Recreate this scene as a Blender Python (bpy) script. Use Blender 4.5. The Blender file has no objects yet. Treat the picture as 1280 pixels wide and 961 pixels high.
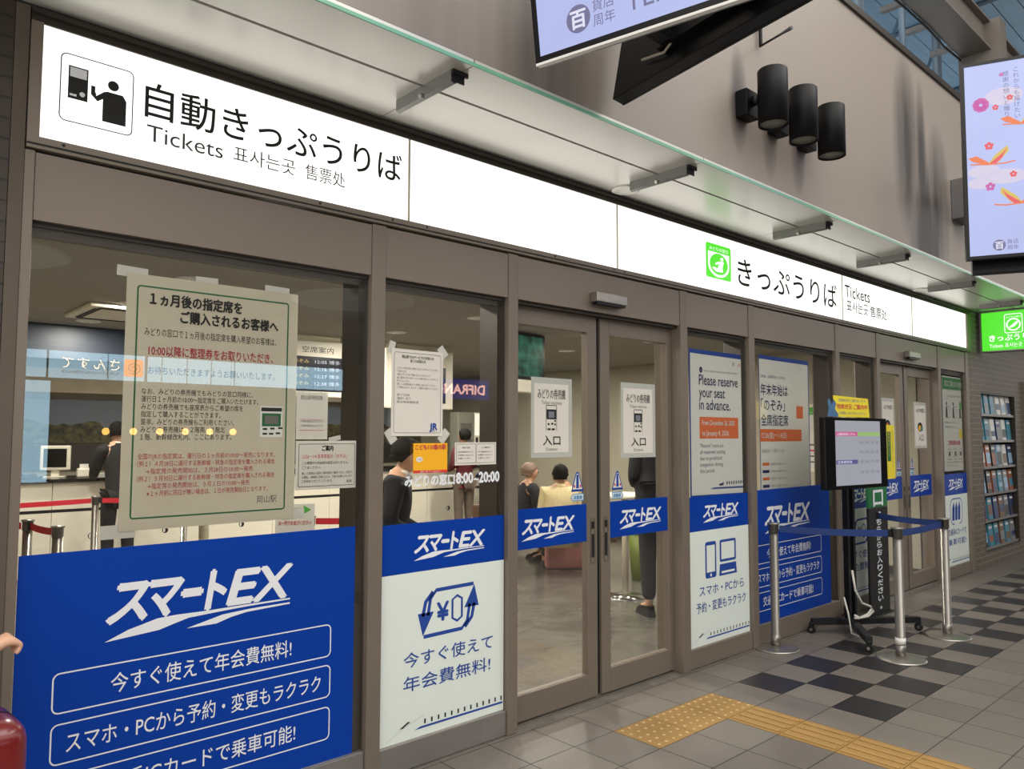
import bpy, bmesh, math, random
from mathutils import Vector, Matrix
random.seed(7)
R = math.radians
scene = bpy.context.scene
col = scene.collection

# ------------------------------------------------------------------ camera, world, exposure
CAM = Vector((0.0, -3.045, 1.5624)); FPX = 961.36
YAW, PITCH, ROLL = R(42.39005587), R(3.75308291), R(0.12860672)
fw = Vector((math.sin(YAW) * math.cos(PITCH), math.cos(YAW) * math.cos(PITCH), math.sin(PITCH)))
rt0 = Vector((math.cos(YAW), -math.sin(YAW), 0)); up0 = rt0.cross(fw)
rt = rt0 * math.cos(ROLL) + up0 * math.sin(ROLL); up = up0 * math.cos(ROLL) - rt0 * math.sin(ROLL)
cd = bpy.data.cameras.new('camera'); cam = bpy.data.objects.new('camera', cd); col.objects.link(cam)
cd.sensor_width = 36; cd.lens = 36 * FPX / 1280; cd.clip_start = 0.05; cd.clip_end = 200
cam.matrix_world = Matrix(((rt.x, up.x, -fw.x, CAM.x), (rt.y, up.y, -fw.y, CAM.y), (rt.z, up.z, -fw.z, CAM.z), (0, 0, 0, 1)))
scene.camera = cam
vs = scene.view_settings
vs.view_transform = 'Standard'; vs.look = 'None'; vs.gamma = 1; vs.use_curve_mapping = False; vs.exposure = 0.22
world = bpy.data.worlds.new('sky'); scene.world = world; world.use_nodes = True
bg = world.node_tree.nodes['Background']; bg.inputs[0].default_value = (1.0, 0.975, 0.94, 1); bg.inputs[1].default_value = 1.45

def area_light(name, loc, size, sizey, power, colr=(1, 1, 1), rot=(0, 0, 0), parent=None):
    l = bpy.data.lights.new(name, 'AREA'); l.shape = 'RECTANGLE'; l.size = size; l.size_y = sizey; l.energy = power; l.color = colr
    o = bpy.data.objects.new(name, l); col.objects.link(o); o.location = loc; o.rotation_euler = rot
    if parent: o.parent = parent
    return o
POWER_DOWN = 27          # each ceiling downlight of the ticket office
POWER_HALL = 60          # each ceiling lamp of the concourse
SIGN_E = 1.35            # light sign
for lx in (-1.0, 3.0, 7.0):       # daylight coming through the hall's roof lights
    area_light('roof_light', (lx, -4.2, 6.9), 3.6, 3.2, 110, (1.0, 0.97, 0.93))
# ------------------------------------------------------------------ helpers
def ray(x, y):
    a, b = (x - 640) / FPX, -(y - 480.5) / FPX
    return rt * a + up * b + fw
def fp(x, y, Y=0.0):                      # point of the photograph on the plane y = Y: (X, Z)
    d = ray(x, y); t = (Y - CAM.y) / d.y; p = CAM + d * t
    return p.x, p.z
def fr(x0, y0, x1, y1, Y=0.0):            # top left and bottom right -> X0, Z0, X1, Z1
    a = fp(x0, y0, Y); b = fp(x1, y1, Y)
    return a[0], b[1], b[0], a[1]

def tag(o, label=None, cat=None, group=None, kind=None):
    if label: o['label'] = label
    if cat: o['category'] = cat
    if group: o['group'] = group
    if kind: o['kind'] = kind
    return o
def empty(name, loc=(0, 0, 0), rz=0, label=None, cat=None, group=None, kind=None):
    o = bpy.data.objects.new(name, None); col.objects.link(o); o.location = loc; o.rotation_euler = (0, 0, rz); o.empty_display_size = 0.1
    return tag(o, label, cat, group, kind)

def srgb(r, g, b):
    f = lambda c: c / 12.92 if c <= 0.04045 else ((c + 0.055) / 1.055) ** 2.4
    return (f(r / 255), f(g / 255), f(b / 255), 1)
MATS = {}
def pmat(name, c, rough=0.6, metal=0.0, var=0.06, scale=8.0, bump=0.0, emit=0.0, coat=0.0, spec=0.5):
    if name in MATS: return MATS[name]
    m = bpy.data.materials.new(name); m.use_nodes = True; nt = m.node_tree; b = nt.nodes['Principled BSDF']
    c = srgb(*c)
    tc = nt.nodes.new('ShaderNodeTexCoord'); nz = nt.nodes.new('ShaderNodeTexNoise'); nz.inputs['Scale'].default_value = scale; nz.inputs['Detail'].default_value = 4
    nt.links.new(tc.outputs['Object'], nz.inputs['Vector'])
    rp = nt.nodes.new('ShaderNodeValToRGB')
    rp.color_ramp.elements[0].position = 0.3; rp.color_ramp.elements[1].position = 0.7
    rp.color_ramp.elements[0].color = tuple(max(0, v * (1 - var)) for v in c[:3]) + (1,)
    rp.color_ramp.elements[1].color = tuple(min(1, v * (1 + var)) for v in c[:3]) + (1,)
    nt.links.new(nz.outputs['Fac'], rp.inputs['Fac'])
    nt.links.new(rp.outputs['Color'], b.inputs['Base Color'])
    b.inputs['Roughness'].default_value = rough; b.inputs['Metallic'].default_value = metal
    b.inputs['Coat Weight'].default_value = coat; b.inputs['Specular IOR Level'].default_value = spec
    if emit:
        nt.links.remove(b.inputs['Base Color'].links[0]); b.inputs['Base Color'].default_value = (0.02, 0.02, 0.02, 1)
        nt.links.new(rp.outputs['Color'], b.inputs['Emission Color']); b.inputs['Emission Strength'].default_value = emit
    if bump:
        bp = nt.nodes.new('ShaderNodeBump'); bp.inputs['Strength'].default_value = bump; bp.inputs['Distance'].default_value = 0.01
        nt.links.new(nz.outputs['Fac'], bp.inputs['Height']); nt.links.new(bp.outputs['Normal'], b.inputs['Normal'])
    MATS[name] = m
    return m
def glass_mat(name, tint=(0.982, 0.986, 0.978), ior=1.5, gain=1.0):
    m = bpy.data.materials.new(name); m.use_nodes = True; nt = m.node_tree; nt.nodes.clear()
    out = nt.nodes.new('ShaderNodeOutputMaterial'); mx = nt.nodes.new('ShaderNodeMixShader')
    tr = nt.nodes.new('ShaderNodeBsdfTransparent'); tr.inputs[0].default_value = (*tint, 1)
    gl = nt.nodes.new('ShaderNodeBsdfGlossy'); gl.inputs['Roughness'].default_value = 0.0
    lw = nt.nodes.new('ShaderNodeLayerWeight'); lw.inputs['Blend'].default_value = 0.5
    fn = nt.nodes.new('ShaderNodeMath'); fn.operation = 'POWER'; fn.inputs[1].default_value = 4.5; nt.links.new(lw.outputs['Facing'], fn.inputs[0])
    ml = nt.nodes.new('ShaderNodeMath'); ml.operation = 'MULTIPLY_ADD'; ml.inputs[1].default_value = 0.72 * gain; ml.inputs[2].default_value = 0.075 * gain; ml.use_clamp = True
    nt.links.new(fn.outputs[0], ml.inputs[0]); nt.links.new(ml.outputs[0], mx.inputs[0])
    nt.links.new(tr.outputs[0], mx.inputs[1]); nt.links.new(gl.outputs[0], mx.inputs[2]); nt.links.new(mx.outputs[0], out.inputs[0])
    return m
def brick_mat(name, c1, c2, mort, bw, bh, ms, rough=0.55, bump=0.6, off=0.5):
    m = bpy.data.materials.new(name); m.use_nodes = True; nt = m.node_tree; b = nt.nodes['Principled BSDF']
    tc = nt.nodes.new('ShaderNodeTexCoord'); sp = nt.nodes.new('ShaderNodeSeparateXYZ'); cb = nt.nodes.new('ShaderNodeCombineXYZ')
    ad = nt.nodes.new('ShaderNodeMath'); ad.operation = 'ADD'
    nt.links.new(tc.outputs['Object'], sp.inputs[0]); nt.links.new(sp.outputs[0], ad.inputs[0]); nt.links.new(sp.outputs[1], ad.inputs[1])
    nt.links.new(ad.outputs[0], cb.inputs[0]); nt.links.new(sp.outputs[2], cb.inputs[1])
    br = nt.nodes.new('ShaderNodeTexBrick'); br.offset = off
    nt.links.new(cb.outputs[0], br.inputs['Vector'])
    br.inputs['Color1'].default_value = srgb(*c1); br.inputs['Color2'].default_value = srgb(*c2); br.inputs['Mortar'].default_value = srgb(*mort)
    br.inputs['Scale'].default_value = 1; br.inputs['Brick Width'].default_value = bw; br.inputs['Row Height'].default_value = bh; br.inputs['Mortar Size'].default_value = ms
    br.inputs['Mortar Smooth'].default_value = 0.2
    nt.links.new(br.outputs['Color'], b.inputs['Base Color']); b.inputs['Roughness'].default_value = rough
    bp = nt.nodes.new('ShaderNodeBump'); bp.invert = True; bp.inputs['Strength'].default_value = bump; bp.inputs['Distance'].default_value = 0.006
    nt.links.new(br.outputs['Fac'], bp.inputs['Height']); nt.links.new(bp.outputs['Normal'], b.inputs['Normal'])
    return m

TXT = {}
def text_mesh(body, bold, shear, res):
    k = (body, bold, shear, res)
    if k not in TXT:
        c = bpy.data.curves.new('t', 'FONT'); c.body = body; c.size = 1; c.offset = bold; c.shear = shear; c.resolution_u = res
        o = bpy.data.objects.new('t', c); me = bpy.data.meshes.new_from_object(o)
        V = [tuple(v.co) for v in me.vertices]; Fc = [tuple(p.vertices) for p in me.polygons]
        bpy.data.objects.remove(o); bpy.data.curves.remove(c); bpy.data.meshes.remove(me)
        TXT[k] = (V, Fc)
    return TXT[k]

class MB:
    def __init__(s): s.bm = bmesh.new()
    def face(s, pts, mi=0):
        f = s.bm.faces.new([s.bm.verts.new(p) for p in pts]); f.material_index = mi; return f
    def box(s, x0, x1, y0, y1, z0, z1, mi=0, bev=0.0):
        x0, x1 = min(x0, x1), max(x0, x1); y0, y1 = min(y0, y1), max(y0, y1); z0, z1 = min(z0, z1), max(z0, z1)
        v = [s.bm.verts.new(p) for p in ((x0, y0, z0), (x1, y0, z0), (x1, y1, z0), (x0, y1, z0), (x0, y0, z1), (x1, y0, z1), (x1, y1, z1), (x0, y1, z1))]
        fs = []
        for q in ((0, 1, 5, 4), (1, 2, 6, 5), (2, 3, 7, 6), (3, 0, 4, 7), (4, 5, 6, 7), (3, 2, 1, 0)):
            f = s.bm.faces.new([v[i] for i in q]); f.material_index = mi; fs.append(f)
        if bev:
            es = list({e for f in fs for e in f.edges})
            bmesh.ops.bevel(s.bm, geom=es, offset=bev, segments=2, affect='EDGES', profile=0.5)
        return s
    def prism(s, pts, y0, y1, mi=0):      # outline in X,Z, counter-clockwise from the front (-Y)
        a = sum(pts[i][0] * pts[(i + 1) % len(pts)][1] - pts[(i + 1) % len(pts)][0] * pts[i][1] for i in range(len(pts)))
        if a < 0: pts = pts[::-1]
        A = [s.bm.verts.new((p[0], y0, p[1])) for p in pts]; B = [s.bm.verts.new((p[0], y1, p[1])) for p in pts]
        n = len(pts)
        s.bm.faces.new(A).material_index = mi; s.bm.faces.new(B[::-1]).material_index = mi
        for i in range(n):
            s.bm.faces.new((A[i], B[i], B[(i + 1) % n], A[(i + 1) % n])).material_index = mi
        return s
    def cyl(s, p0, p1, r0, r1=None, n=20, mi=0, cap=True):
        if r1 is None: r1 = r0
        p0, p1 = Vector(p0), Vector(p1); d = (p1 - p0).normalized()
        a = Vector((0, 0, 1)) if abs(d.z) < 0.9 else Vector((1, 0, 0))
        u = d.cross(a).normalized(); w = d.cross(u)
        A, B = [], []
        for i in range(n):
            t = 2 * math.pi * i / n; q = u * math.cos(t) + w * math.sin(t)
            A.append(s.bm.verts.new(p0 + q * r0)); B.append(s.bm.verts.new(p1 + q * r1))
        for i in range(n):
            f = s.bm.faces.new((A[i], A[(i + 1) % n], B[(i + 1) % n], B[i])); f.material_index = mi; f.smooth = True
        if cap:
            s.bm.faces.new(A[::-1]).material_index = mi; s.bm.faces.new(B).material_index = mi
        return s
    def tube(s, pts, r, n=8, mi=0):
        pts = [Vector(p) for p in pts]; rings = []
        for i, p in enumerate(pts):
            d = (pts[min(i + 1, len(pts) - 1)] - pts[max(i - 1, 0)]).normalized()
            a = Vector((0, 0, 1)) if abs(d.z) < 0.9 else Vector((1, 0, 0))
            u = d.cross(a).normalized(); w = d.cross(u)
            rings.append([s.bm.verts.new(p + (u * math.cos(2 * math.pi * k / n) + w * math.sin(2 * math.pi * k / n)) * r) for k in range(n)])
        for i in range(len(rings) - 1):
            for k in range(n):
                f = s.bm.faces.new((rings[i][k], rings[i][(k + 1) % n], rings[i + 1][(k + 1) % n], rings[i + 1][k])); f.smooth = True; f.material_index = mi
        s.bm.faces.new(rings[0][::-1]).material_index = mi; s.bm.faces.new(rings[-1]).material_index = mi
        return s
    def lathe(s, prof, at=(0, 0, 0), n=32, mi=0):
        at = Vector(at); rings = []
        for (r, z) in prof:
            rings.append([s.bm.verts.new(at + Vector((r * math.cos(2 * math.pi * k / n), r * math.sin(2 * math.pi * k / n), z))) for k in range(n)])
        for i in range(len(rings) - 1):
            for k in range(n):
                f = s.bm.faces.new((rings[i][k], rings[i][(k + 1) % n], rings[i + 1][(k + 1) % n], rings[i + 1][k])); f.smooth = True; f.material_index = mi
        s.bm.faces.new(rings[0][::-1]).material_index = mi; s.bm.faces.new(rings[-1]).material_index = mi
        return s
    def ball(s, c, rx, ry=None, rz=None, n=16, mi=0, zmin=None):
        ry = ry or rx; rz = rz or rx
        r = bmesh.ops.create_uvsphere(s.bm, u_segments=n, v_segments=n // 2 + 2, radius=1)
        for v in r['verts']: v.co = Vector((c[0] + v.co.x * rx, c[1] + v.co.y * ry, c[2] + v.co.z * rz))
        for f in {f for v in r['verts'] for f in v.link_faces}: f.smooth = True; f.material_index = mi
        return s
    # flat print lying in the X,Z plane at depth y, facing -Y
    def flat(s, pts, y, mi=0):
        a = sum(pts[i][0] * pts[(i + 1) % len(pts)][1] - pts[(i + 1) % len(pts)][0] * pts[i][1] for i in range(len(pts)))
        if a < 0: pts = pts[::-1]
        return s.face([(p[0], y, p[1]) for p in pts], mi)
    def rect(s, x0, z0, x1, z1, y, mi=0): s.flat([(x0, z0), (x1, z0), (x1, z1), (x0, z1)], y, mi); return s
    def disc(s, x, z, rx, rz, y, mi=0, n=24):
        s.flat([(x + rx * math.cos(2 * math.pi * k / n), z + rz * math.sin(2 * math.pi * k / n)) for k in range(n)], y, mi); return s
    def strip(s, pts, w, y, mi=0, closed=False):
        n = len(pts); P = [Vector((p[0], p[1])) for p in pts]; L = []; Rr = []
        for i in range(n):
            a = P[(i - 1) % n] if (closed or i > 0) else P[i]; b = P[(i + 1) % n] if (closed or i < n - 1) else P[i]
            d = (b - a).normalized(); q = Vector((-d.y, d.x)) * w / 2
            L.append(P[i] + q); Rr.append(P[i] - q)
        for i in range(n if closed else n - 1):
            j = (i + 1) % n
            s.flat([tuple(Rr[i]), tuple(Rr[j]), tuple(L[j]), tuple(L[i])], y, mi)
        return s
    def frame(s, x0, z0, x1, z1, rad, w, y, mi=0):
        s.strip(rrect(x0, z0, x1, z1, rad), w, y, mi, True); return s
    def rfill(s, x0, z0, x1, z1, rad, y, mi=0): s.flat(rrect(x0, z0, x1, z1, rad), y, mi); return s
    def text(s, body, x, z, size, y, w=None, mi=0, bold=0.0, shear=0.0, align='l', res=2):
        V, Fc = text_mesh(body, 0, shear, res)
        if not V: return s
        a = min(v[0] for v in V); b = max(v[0] for v in V)
        sx = w / (b - a) if w else size
        W = (b - a) * sx; ox = x - {'l': 0, 'c': W / 2, 'r': W}[align]
        vv = [s.bm.verts.new((ox + (v[0] - a) * sx, y, z + v[1] * size)) for v in V]
        for f in Fc:
            try: s.bm.faces.new([vv[i] for i in f]).material_index = mi
            except ValueError: pass
        if bold:                           # a heavier stroke: the same glyphs struck again around the first
            d = bold * size
            for q_, (dx, dz) in enumerate(((d, 0), (-d, 0), (0, d), (0, -d))): s.text(body, x + dx, z + dz, size, y - 0.00025 * (q_ + 1), w, mi, 0, shear, align, res)
        return s
    def vtext(s, body, x, ztop, size, y, mi=0, bold=0.0, pitch=1.05):
        for i, ch in enumerate(body):
            if ch != ' ': s.text(ch, x, ztop - size * (0.85 + i * pitch), size, y, mi=mi, bold=bold, align='c')
        return s
    def build(s, name, mats, parent=None, loc=None, smooth=False):
        me = bpy.data.meshes.new(name); s.bm.normal_update(); s.bm.to_mesh(me); s.bm.free()
        for m in (mats if isinstance(mats, (list, tuple)) else [mats]): me.materials.append(m)
        if smooth:
            for p in me.polygons: p.use_smooth = True
        o = bpy.data.objects.new(name, me); col.objects.link(o)
        if parent: o.parent = parent
        if loc: o.location = loc
        return o
def rrect(x0, z0, x1, z1, rad, n=5):
    o = []
    for cx, cz, a0 in ((x1 - rad, z0 + rad, -90), (x1 - rad, z1 - rad, 0), (x0 + rad, z1 - rad, 90), (x0 + rad, z0 + rad, 180)):
        for k in range(n + 1):
            t = R(a0 + 90 * k / n); o.append((cx + rad * math.cos(t), cz + rad * math.sin(t)))
    return o
def struct(o): o['kind'] = 'structure'; return o

# ------------------------------------------------------------------ materials
M = dict(
 bronze=pmat('bronze_frame', (124, 112, 100), 0.45, 0.2, 0.04, 3),
 bronze_d=pmat('bronze_dark', (56, 49, 42), 0.45, 0.3, 0.05, 3),
 header=pmat('header_panel', (127, 114, 102), 0.42, 0.15, 0.04, 1.5),
 steel=pmat('brushed_steel', (165, 160, 152), 0.32, 0.85, 0.05, 12),
 sill=pmat('sill_steel', (150, 145, 140), 0.38, 0.6, 0.08, 6),
 black=pmat('black_rubber', (14, 14, 15), 0.6, 0, 0.1, 5),
 blackp=pmat('black_plastic', (13, 13, 14), 0.45, 0, 0.06, 5),
 blackgl=pmat('black_gloss', (10, 10, 11), 0.3, 0, 0.05, 5, spec=0.3),
 white=pmat('paper_white', (226, 224, 216), 0.7, 0, 0.02, 3),
 warmpaper=pmat('paper_warm', (222, 216, 204), 0.7, 0, 0.02, 3),
 laminate=pmat('laminate_sleeve', (188, 188, 180), 0.3, 0, 0.03, 4),
 film=pmat('white_film', (226, 233, 224), 0.5, 0, 0.015, 2),
 blue=pmat('blue_film', (0, 58, 156), 0.4, 0, 0.03, 2, spec=0.25),
 bluei=pmat('blue_ink', (22, 66, 150), 0.6, 0, 0.02, 2),
 navy=pmat('navy_ink', (28, 40, 90), 0.6, 0, 0.02, 2),
 ink=pmat('black_ink', (26, 25, 24), 0.7, 0, 0.02, 2),
 greyink=pmat('grey_ink', (110, 106, 100), 0.7, 0, 0.02, 2),
 red=pmat('red_ink', (205, 60, 72), 0.7, 0, 0.02, 2),
 dred=pmat('dark_red_ink', (176, 44, 66), 0.7, 0, 0.02, 2),
 green=pmat('green_ink', (30, 104, 60), 0.7, 0, 0.02, 2),
 lgreen=pmat('light_green_ink', (86, 176, 70), 0.7, 0, 0.02, 2),
 orange=pmat('orange_ink', (222, 112, 58), 0.7, 0, 0.02, 2),
 yellow=pmat('yellow_card', (238, 218, 50), 0.6, 0, 0.02, 2),
 amber=pmat('amber_card', (250, 180, 20), 0.6, 0, 0.02, 2),
 whiteink=pmat('white_ink', (232, 234, 236), 0.6, 0, 0.01, 2),
 sky=pmat('sky_blue_ink', (60, 150, 200), 0.6, 0, 0.02, 2),
 pinkink=pmat('pink_ink', (226, 80, 140), 0.6, 0, 0.02, 2),
 tape=pmat('clear_tape', (205, 202, 192), 0.25, 0, 0.03, 4),
 beige=pmat('beige_wall', (178, 166, 154), 0.6, 0, 0.03, 0.8),
 plaster=pmat('office_plaster', (186, 180, 160), 0.8, 0, 0.03, 1),
 cream=pmat('counter_front', (238, 232, 214), 0.5, 0, 0.03, 2),
 stone=pmat('counter_top', (28, 27, 26), 0.15, 0, 0.5, 60),
 ceil=pmat('office_ceiling', (158, 154, 143), 0.85, 0, 0.02, 1),
 chrome=pmat('chrome', (205, 205, 205), 0.12, 1.0, 0.02, 4),
)
M['glass'] = glass_mat('window_glass')
M['lamp_warm'] = pmat('lamp_lens', (255, 246, 228), 0.5, 0, 0, 1, emit=5.0)
M['signface'] = pmat('sign_face', (255, 253, 246), 0.4, 0, 0, 1, emit=SIGN_E)
M['green_e'] = pmat('lit_green', (78, 214, 40), 0.4, 0, 0.0, 1, emit=1.05)
M['white_e'] = pmat('lit_white', (250, 252, 245), 0.4, 0, 0.0, 1, emit=1.1)
M['skin'] = pmat('skin', (206, 160, 130), 0.5, 0, 0.04, 12)
M['hair'] = pmat('dark_hair', (20, 17, 15), 0.75, 0, 0.3, 60, 0.5, spec=0.2)

# ================================================================== SETTING
# floor of the concourse: 0.303 m tiles with fine joints
PT = 0.303; XT = 3.217; YT = -0.021
fl = MB(); fl.box(-2.5, 15.5, -9.6, 0.0, -0.06, -0.004, 0)
g = 0.0022
for i in range(-18, 40):
    for j in range(-1, 31):
        x0 = XT + PT * i; y1 = YT - PT * j
        if y1 - PT < -9.6 or (i in (0, 1, 2) and j == 1) : continue
        if y1 > 0.0: y1 = 0.0; yb = YT
        else: yb = y1 - PT
        if yb >= y1 - 0.005: continue
        dark = i >= 4 and 1 <= j <= 3 and (i + j) % 2 == 1
        if i == 2 and j >= 2: continue
        mi = 4 if dark else 1 + random.choice((0, 0, 1, 2))
        fl.face([(x0 + g, yb + g, 0), (x0 + PT - g, yb + g, 0), (x0 + PT - g, y1 - g, 0), (x0 + g, y1 - g, 0)], mi)
struct(fl.build('floor', [pmat('grout', (62, 56, 50), 0.9), pmat('tile_a', (110, 103, 95), 0.42, 0, 0.10, 90), pmat('tile_b', (106, 99, 91), 0.42, 0, 0.10, 90),
                          pmat('tile_c', (114, 107, 98), 0.42, 0, 0.10, 90), pmat('tile_dark', (40, 37, 37), 0.36, 0, 0.12, 90)]))
struct(MB().box(15.5, 45, -9.6, 0.0, -0.06, 0.0).build('floor', MATS['tile_a']))
# floor of the ticket office
def marble():
    m = pmat('office_floor', (104, 100, 93), 0.22, 0, 0.34, 2.2); nt = m.node_tree
    nz = [n for n in nt.nodes if n.type == 'TEX_NOISE'][0]; nz.inputs['Detail'].default_value = 10; nz.inputs['Roughness'].default_value = 0.72; nz.inputs['Distortion'].default_value = 1.6
    return m
struct(MB().box(-0.5, 10.3, 0.0, 8.8, -0.06, 0.0).build('floor', marble()))
# office shell
struct(MB().box(-0.5, 10.3, 0.23, 8.8, 2.6, 2.7).build('ceiling', M['ceil']))
struct(MB().box(-0.5, 9.3, 8.7, 8.8, 0, 2.6).build('wall_back', M['plaster']))
struct(MB().box(9.12, 9.22, 0.25, 8.7, 0, 2.6).build('wall_right', M['plaster']))
struct(MB().box(-0.5, -0.4, 0.25, 8.7, 0, 2.6).build('wall_left', M['plaster']))
struct(MB().box(10.05, 10.15, 0.3, 3.0, 0, 2.6).box(9.22, 10.05, 2.9, 3.0, 0, 2.6).build('wall_side', M['plaster']))
struct(MB().box(9.07, 9.118, 0.25, 8.69, 0.0, 0.10).build('baseboard_right', M['bronze_d']))
# brick piers either side of the shop front
brickL = brick_mat('dark_brick', (62, 52, 43), (56, 47, 38), (38, 32, 27), 0.31, 0.0712, 0.004)
struct(MB().box(-2.5, 0.46, -0.0, 0.25, 0, 3.05).build('wall_left', brickL))
struct(MB().box(0.462, 0.504, -0.004, 0.25, 0, 3.05).build('trim_1', pmat('mortar_strip', (92, 82, 72), 0.9)))
brickR = brick_mat('grey_brick', (106, 95, 84), (99, 88, 77), (134, 122, 107), 0.24, 0.066, 0.006)
rb = MB(); RX0, RX1, RZ0, RZ1 = 10.45, 11.86, 0.17, 2.11
rb.box(10.07, RX0, 0, 0.3, -0.05, 3.05).box(RX1, 45, 0, 0.3, -0.05, 3.05).box(RX0, RX1, 0, 0.3, -0.05, RZ0).box(RX0, RX1, 0, 0.3, RZ1, 3.05).box(RX0, RX1, 0.14, 0.3, RZ0, RZ1)
struct(rb.build('wall_right', brickR))
struct(MB().box(12.18, 12.26, -0.03, 0.0, 0, 2.3).build('trim_2', M['bronze']))
# upper wall above the canopy, with soot streaks of its own, plus shade painted in around the landscape screen
def soot_and_shade():
    m = bpy.data.materials.new('upper_wall_panel'); m.use_nodes = True; nt = m.node_tree; b = nt.nodes['Principled BSDF']; N = nt.nodes.new; L = nt.links.new
    tc = N('ShaderNodeTexCoord'); sp = N('ShaderNodeSeparateXYZ'); L(tc.outputs['Object'], sp.inputs[0])
    def mth(op, a, bb, clamp=False):
        q = N('ShaderNodeMath'); q.operation = op; q.use_clamp = clamp
        for i, v in enumerate((a, bb)):
            if hasattr(v, 'default_value') or hasattr(v, 'links'): L(v, q.inputs[i])
            else: q.inputs[i].default_value = v
        return q.outputs[0]
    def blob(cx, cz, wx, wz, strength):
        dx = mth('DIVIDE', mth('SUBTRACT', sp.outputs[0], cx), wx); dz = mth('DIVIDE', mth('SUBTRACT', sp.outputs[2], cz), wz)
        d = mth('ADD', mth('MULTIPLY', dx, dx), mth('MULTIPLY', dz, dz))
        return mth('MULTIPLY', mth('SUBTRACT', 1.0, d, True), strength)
    mp = N('ShaderNodeMapping'); mp.inputs['Scale'].default_value = (6, 1, 0.6); L(tc.outputs['Object'], mp.inputs[0])
    nz = N('ShaderNodeTexNoise'); nz.inputs['Scale'].default_value = 1.0; nz.inputs['Detail'].default_value = 6; L(mp.outputs[0], nz.inputs['Vector'])
    t = None
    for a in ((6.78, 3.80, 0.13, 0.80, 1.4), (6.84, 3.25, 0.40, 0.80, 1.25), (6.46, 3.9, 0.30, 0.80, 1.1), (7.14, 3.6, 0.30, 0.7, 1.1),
              (3.93, 3.52, 0.11, 0.34, 0.9), (4.28, 3.38, 0.10, 0.28, 0.8), (4.64, 3.36, 0.10, 0.28, 0.8), (2.3, 3.4, 0.35, 1.2, 0.8), (1.75, 3.5, 0.5, 1.0, 0.5)):  # last two blobs: shade near the landscape screen, put into the wall colour
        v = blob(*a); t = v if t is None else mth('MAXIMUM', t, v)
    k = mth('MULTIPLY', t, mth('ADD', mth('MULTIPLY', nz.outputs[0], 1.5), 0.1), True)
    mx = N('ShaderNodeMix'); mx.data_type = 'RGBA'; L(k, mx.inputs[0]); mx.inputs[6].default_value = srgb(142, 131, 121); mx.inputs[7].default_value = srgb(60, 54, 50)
    L(mx.outputs[2], b.inputs['Base Color']); b.inputs['Roughness'].default_value = 0.5
    return m
uw = MB(); uw.box(-2.5, 45, -0.699, -0.55, 3.086, 4.67); uw.box(-2.5, 45, -0.72, -0.53, 4.67, 4.72, 1)
struct(uw.build('wall_upper', [soot_and_shade(), M['bronze_d']]))
# canopy soffit: metal panels with joints, groove and a green glass edge
cn = MB(); sj = [-2.5, 1.93, 3.56, 5.22, 6.9, 8.55, 10.2, 11.9, 15.5]
for a, b in zip(sj[:-1], sj[1:]):
    cn.box(a + 0.003, b - 0.003, -0.70, -0.415, 3.06, 3.084, 0); cn.box(a + 0.003, b - 0.003, -0.397, 0.0, 3.06, 3.10, 0)
cn.box(-2.5, 15.5, -0.54, 0.25, 3.10, 3.14, 1)
cn.box(-2.5, 15.5, -0.708, -0.7005, 3.052, 3.066, 2)
struct(cn.build('trim_3', [pmat('soffit_panel', (206, 203, 194), 0.3, 0.3, 0.03, 2), M['black'], pmat('glass_edge_green', (110, 168, 142), 0.2, 0, 0.05, 5)]))

# shop front: posts, header, sign housing
POSTS = [(0.505, 0.538), (1.900, 1.975), (2.755, 2.825), (4.320, 4.400), (5.190, 5.272), (6.625, 6.700), (7.480, 7.560), (9.080, 9.160), (9.965, 10.068)]
n = 4
for a, b in POSTS:
    struct(MB().box(a, b, 0.0, 0.22, 0, 2.545, 0, 0.003).build('trim_%d' % n, M['bronze'])); n += 1
hd = MB()
for (p, q) in zip(POSTS[:-1], POSTS[1:]):
    hd.box(p[1] + 0.002, q[0] - 0.002, 0.006, 0.22, 2.303, 2.54, 0); hd.box(p[1], q[0], 0.03, 0.22, 2.285, 2.303, 1)
struct(hd.build('trim_%d' % n, [M['header'], M['bronze_d']])); n += 1
# windows
def window(k, a, b, railz, railmat, innerL=0.0):
    w = empty('window_%d' % k, ((a + b) / 2, 0.037, 0), kind='structure'); cx = (a + b) / 2
    MB().box(a - cx, b - cx, -0.006, 0.004, railz, 2.285).build('glass_pane', M['glass'], w)
    MB().box(a - cx, b - cx, -0.025, 0.12, 0.002, railz, 0, 0.004).build('bottom_rail', railmat, w)
    MB().box(b - cx - 0.045, b - cx, 0.006, 0.15, railz, 2.285).box(a - cx, b - cx, 0.006, 0.03, 2.255, 2.285).build('inner_frame', M['bronze_d'], w)
    return w
window(1, 0.538, 1.900, 0.150, M['sill']); window(2, 1.975, 2.755, 0.128, M['sill']); window(3, 4.400, 5.190, 0.128, M['bronze'])
window(4, 5.272, 6.625, 0.150, M['bronze']); window(5, 6.700, 7.480, 0.128, M['bronze']); window(6, 9.160, 9.965, 0.128, M['bronze'])
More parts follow.
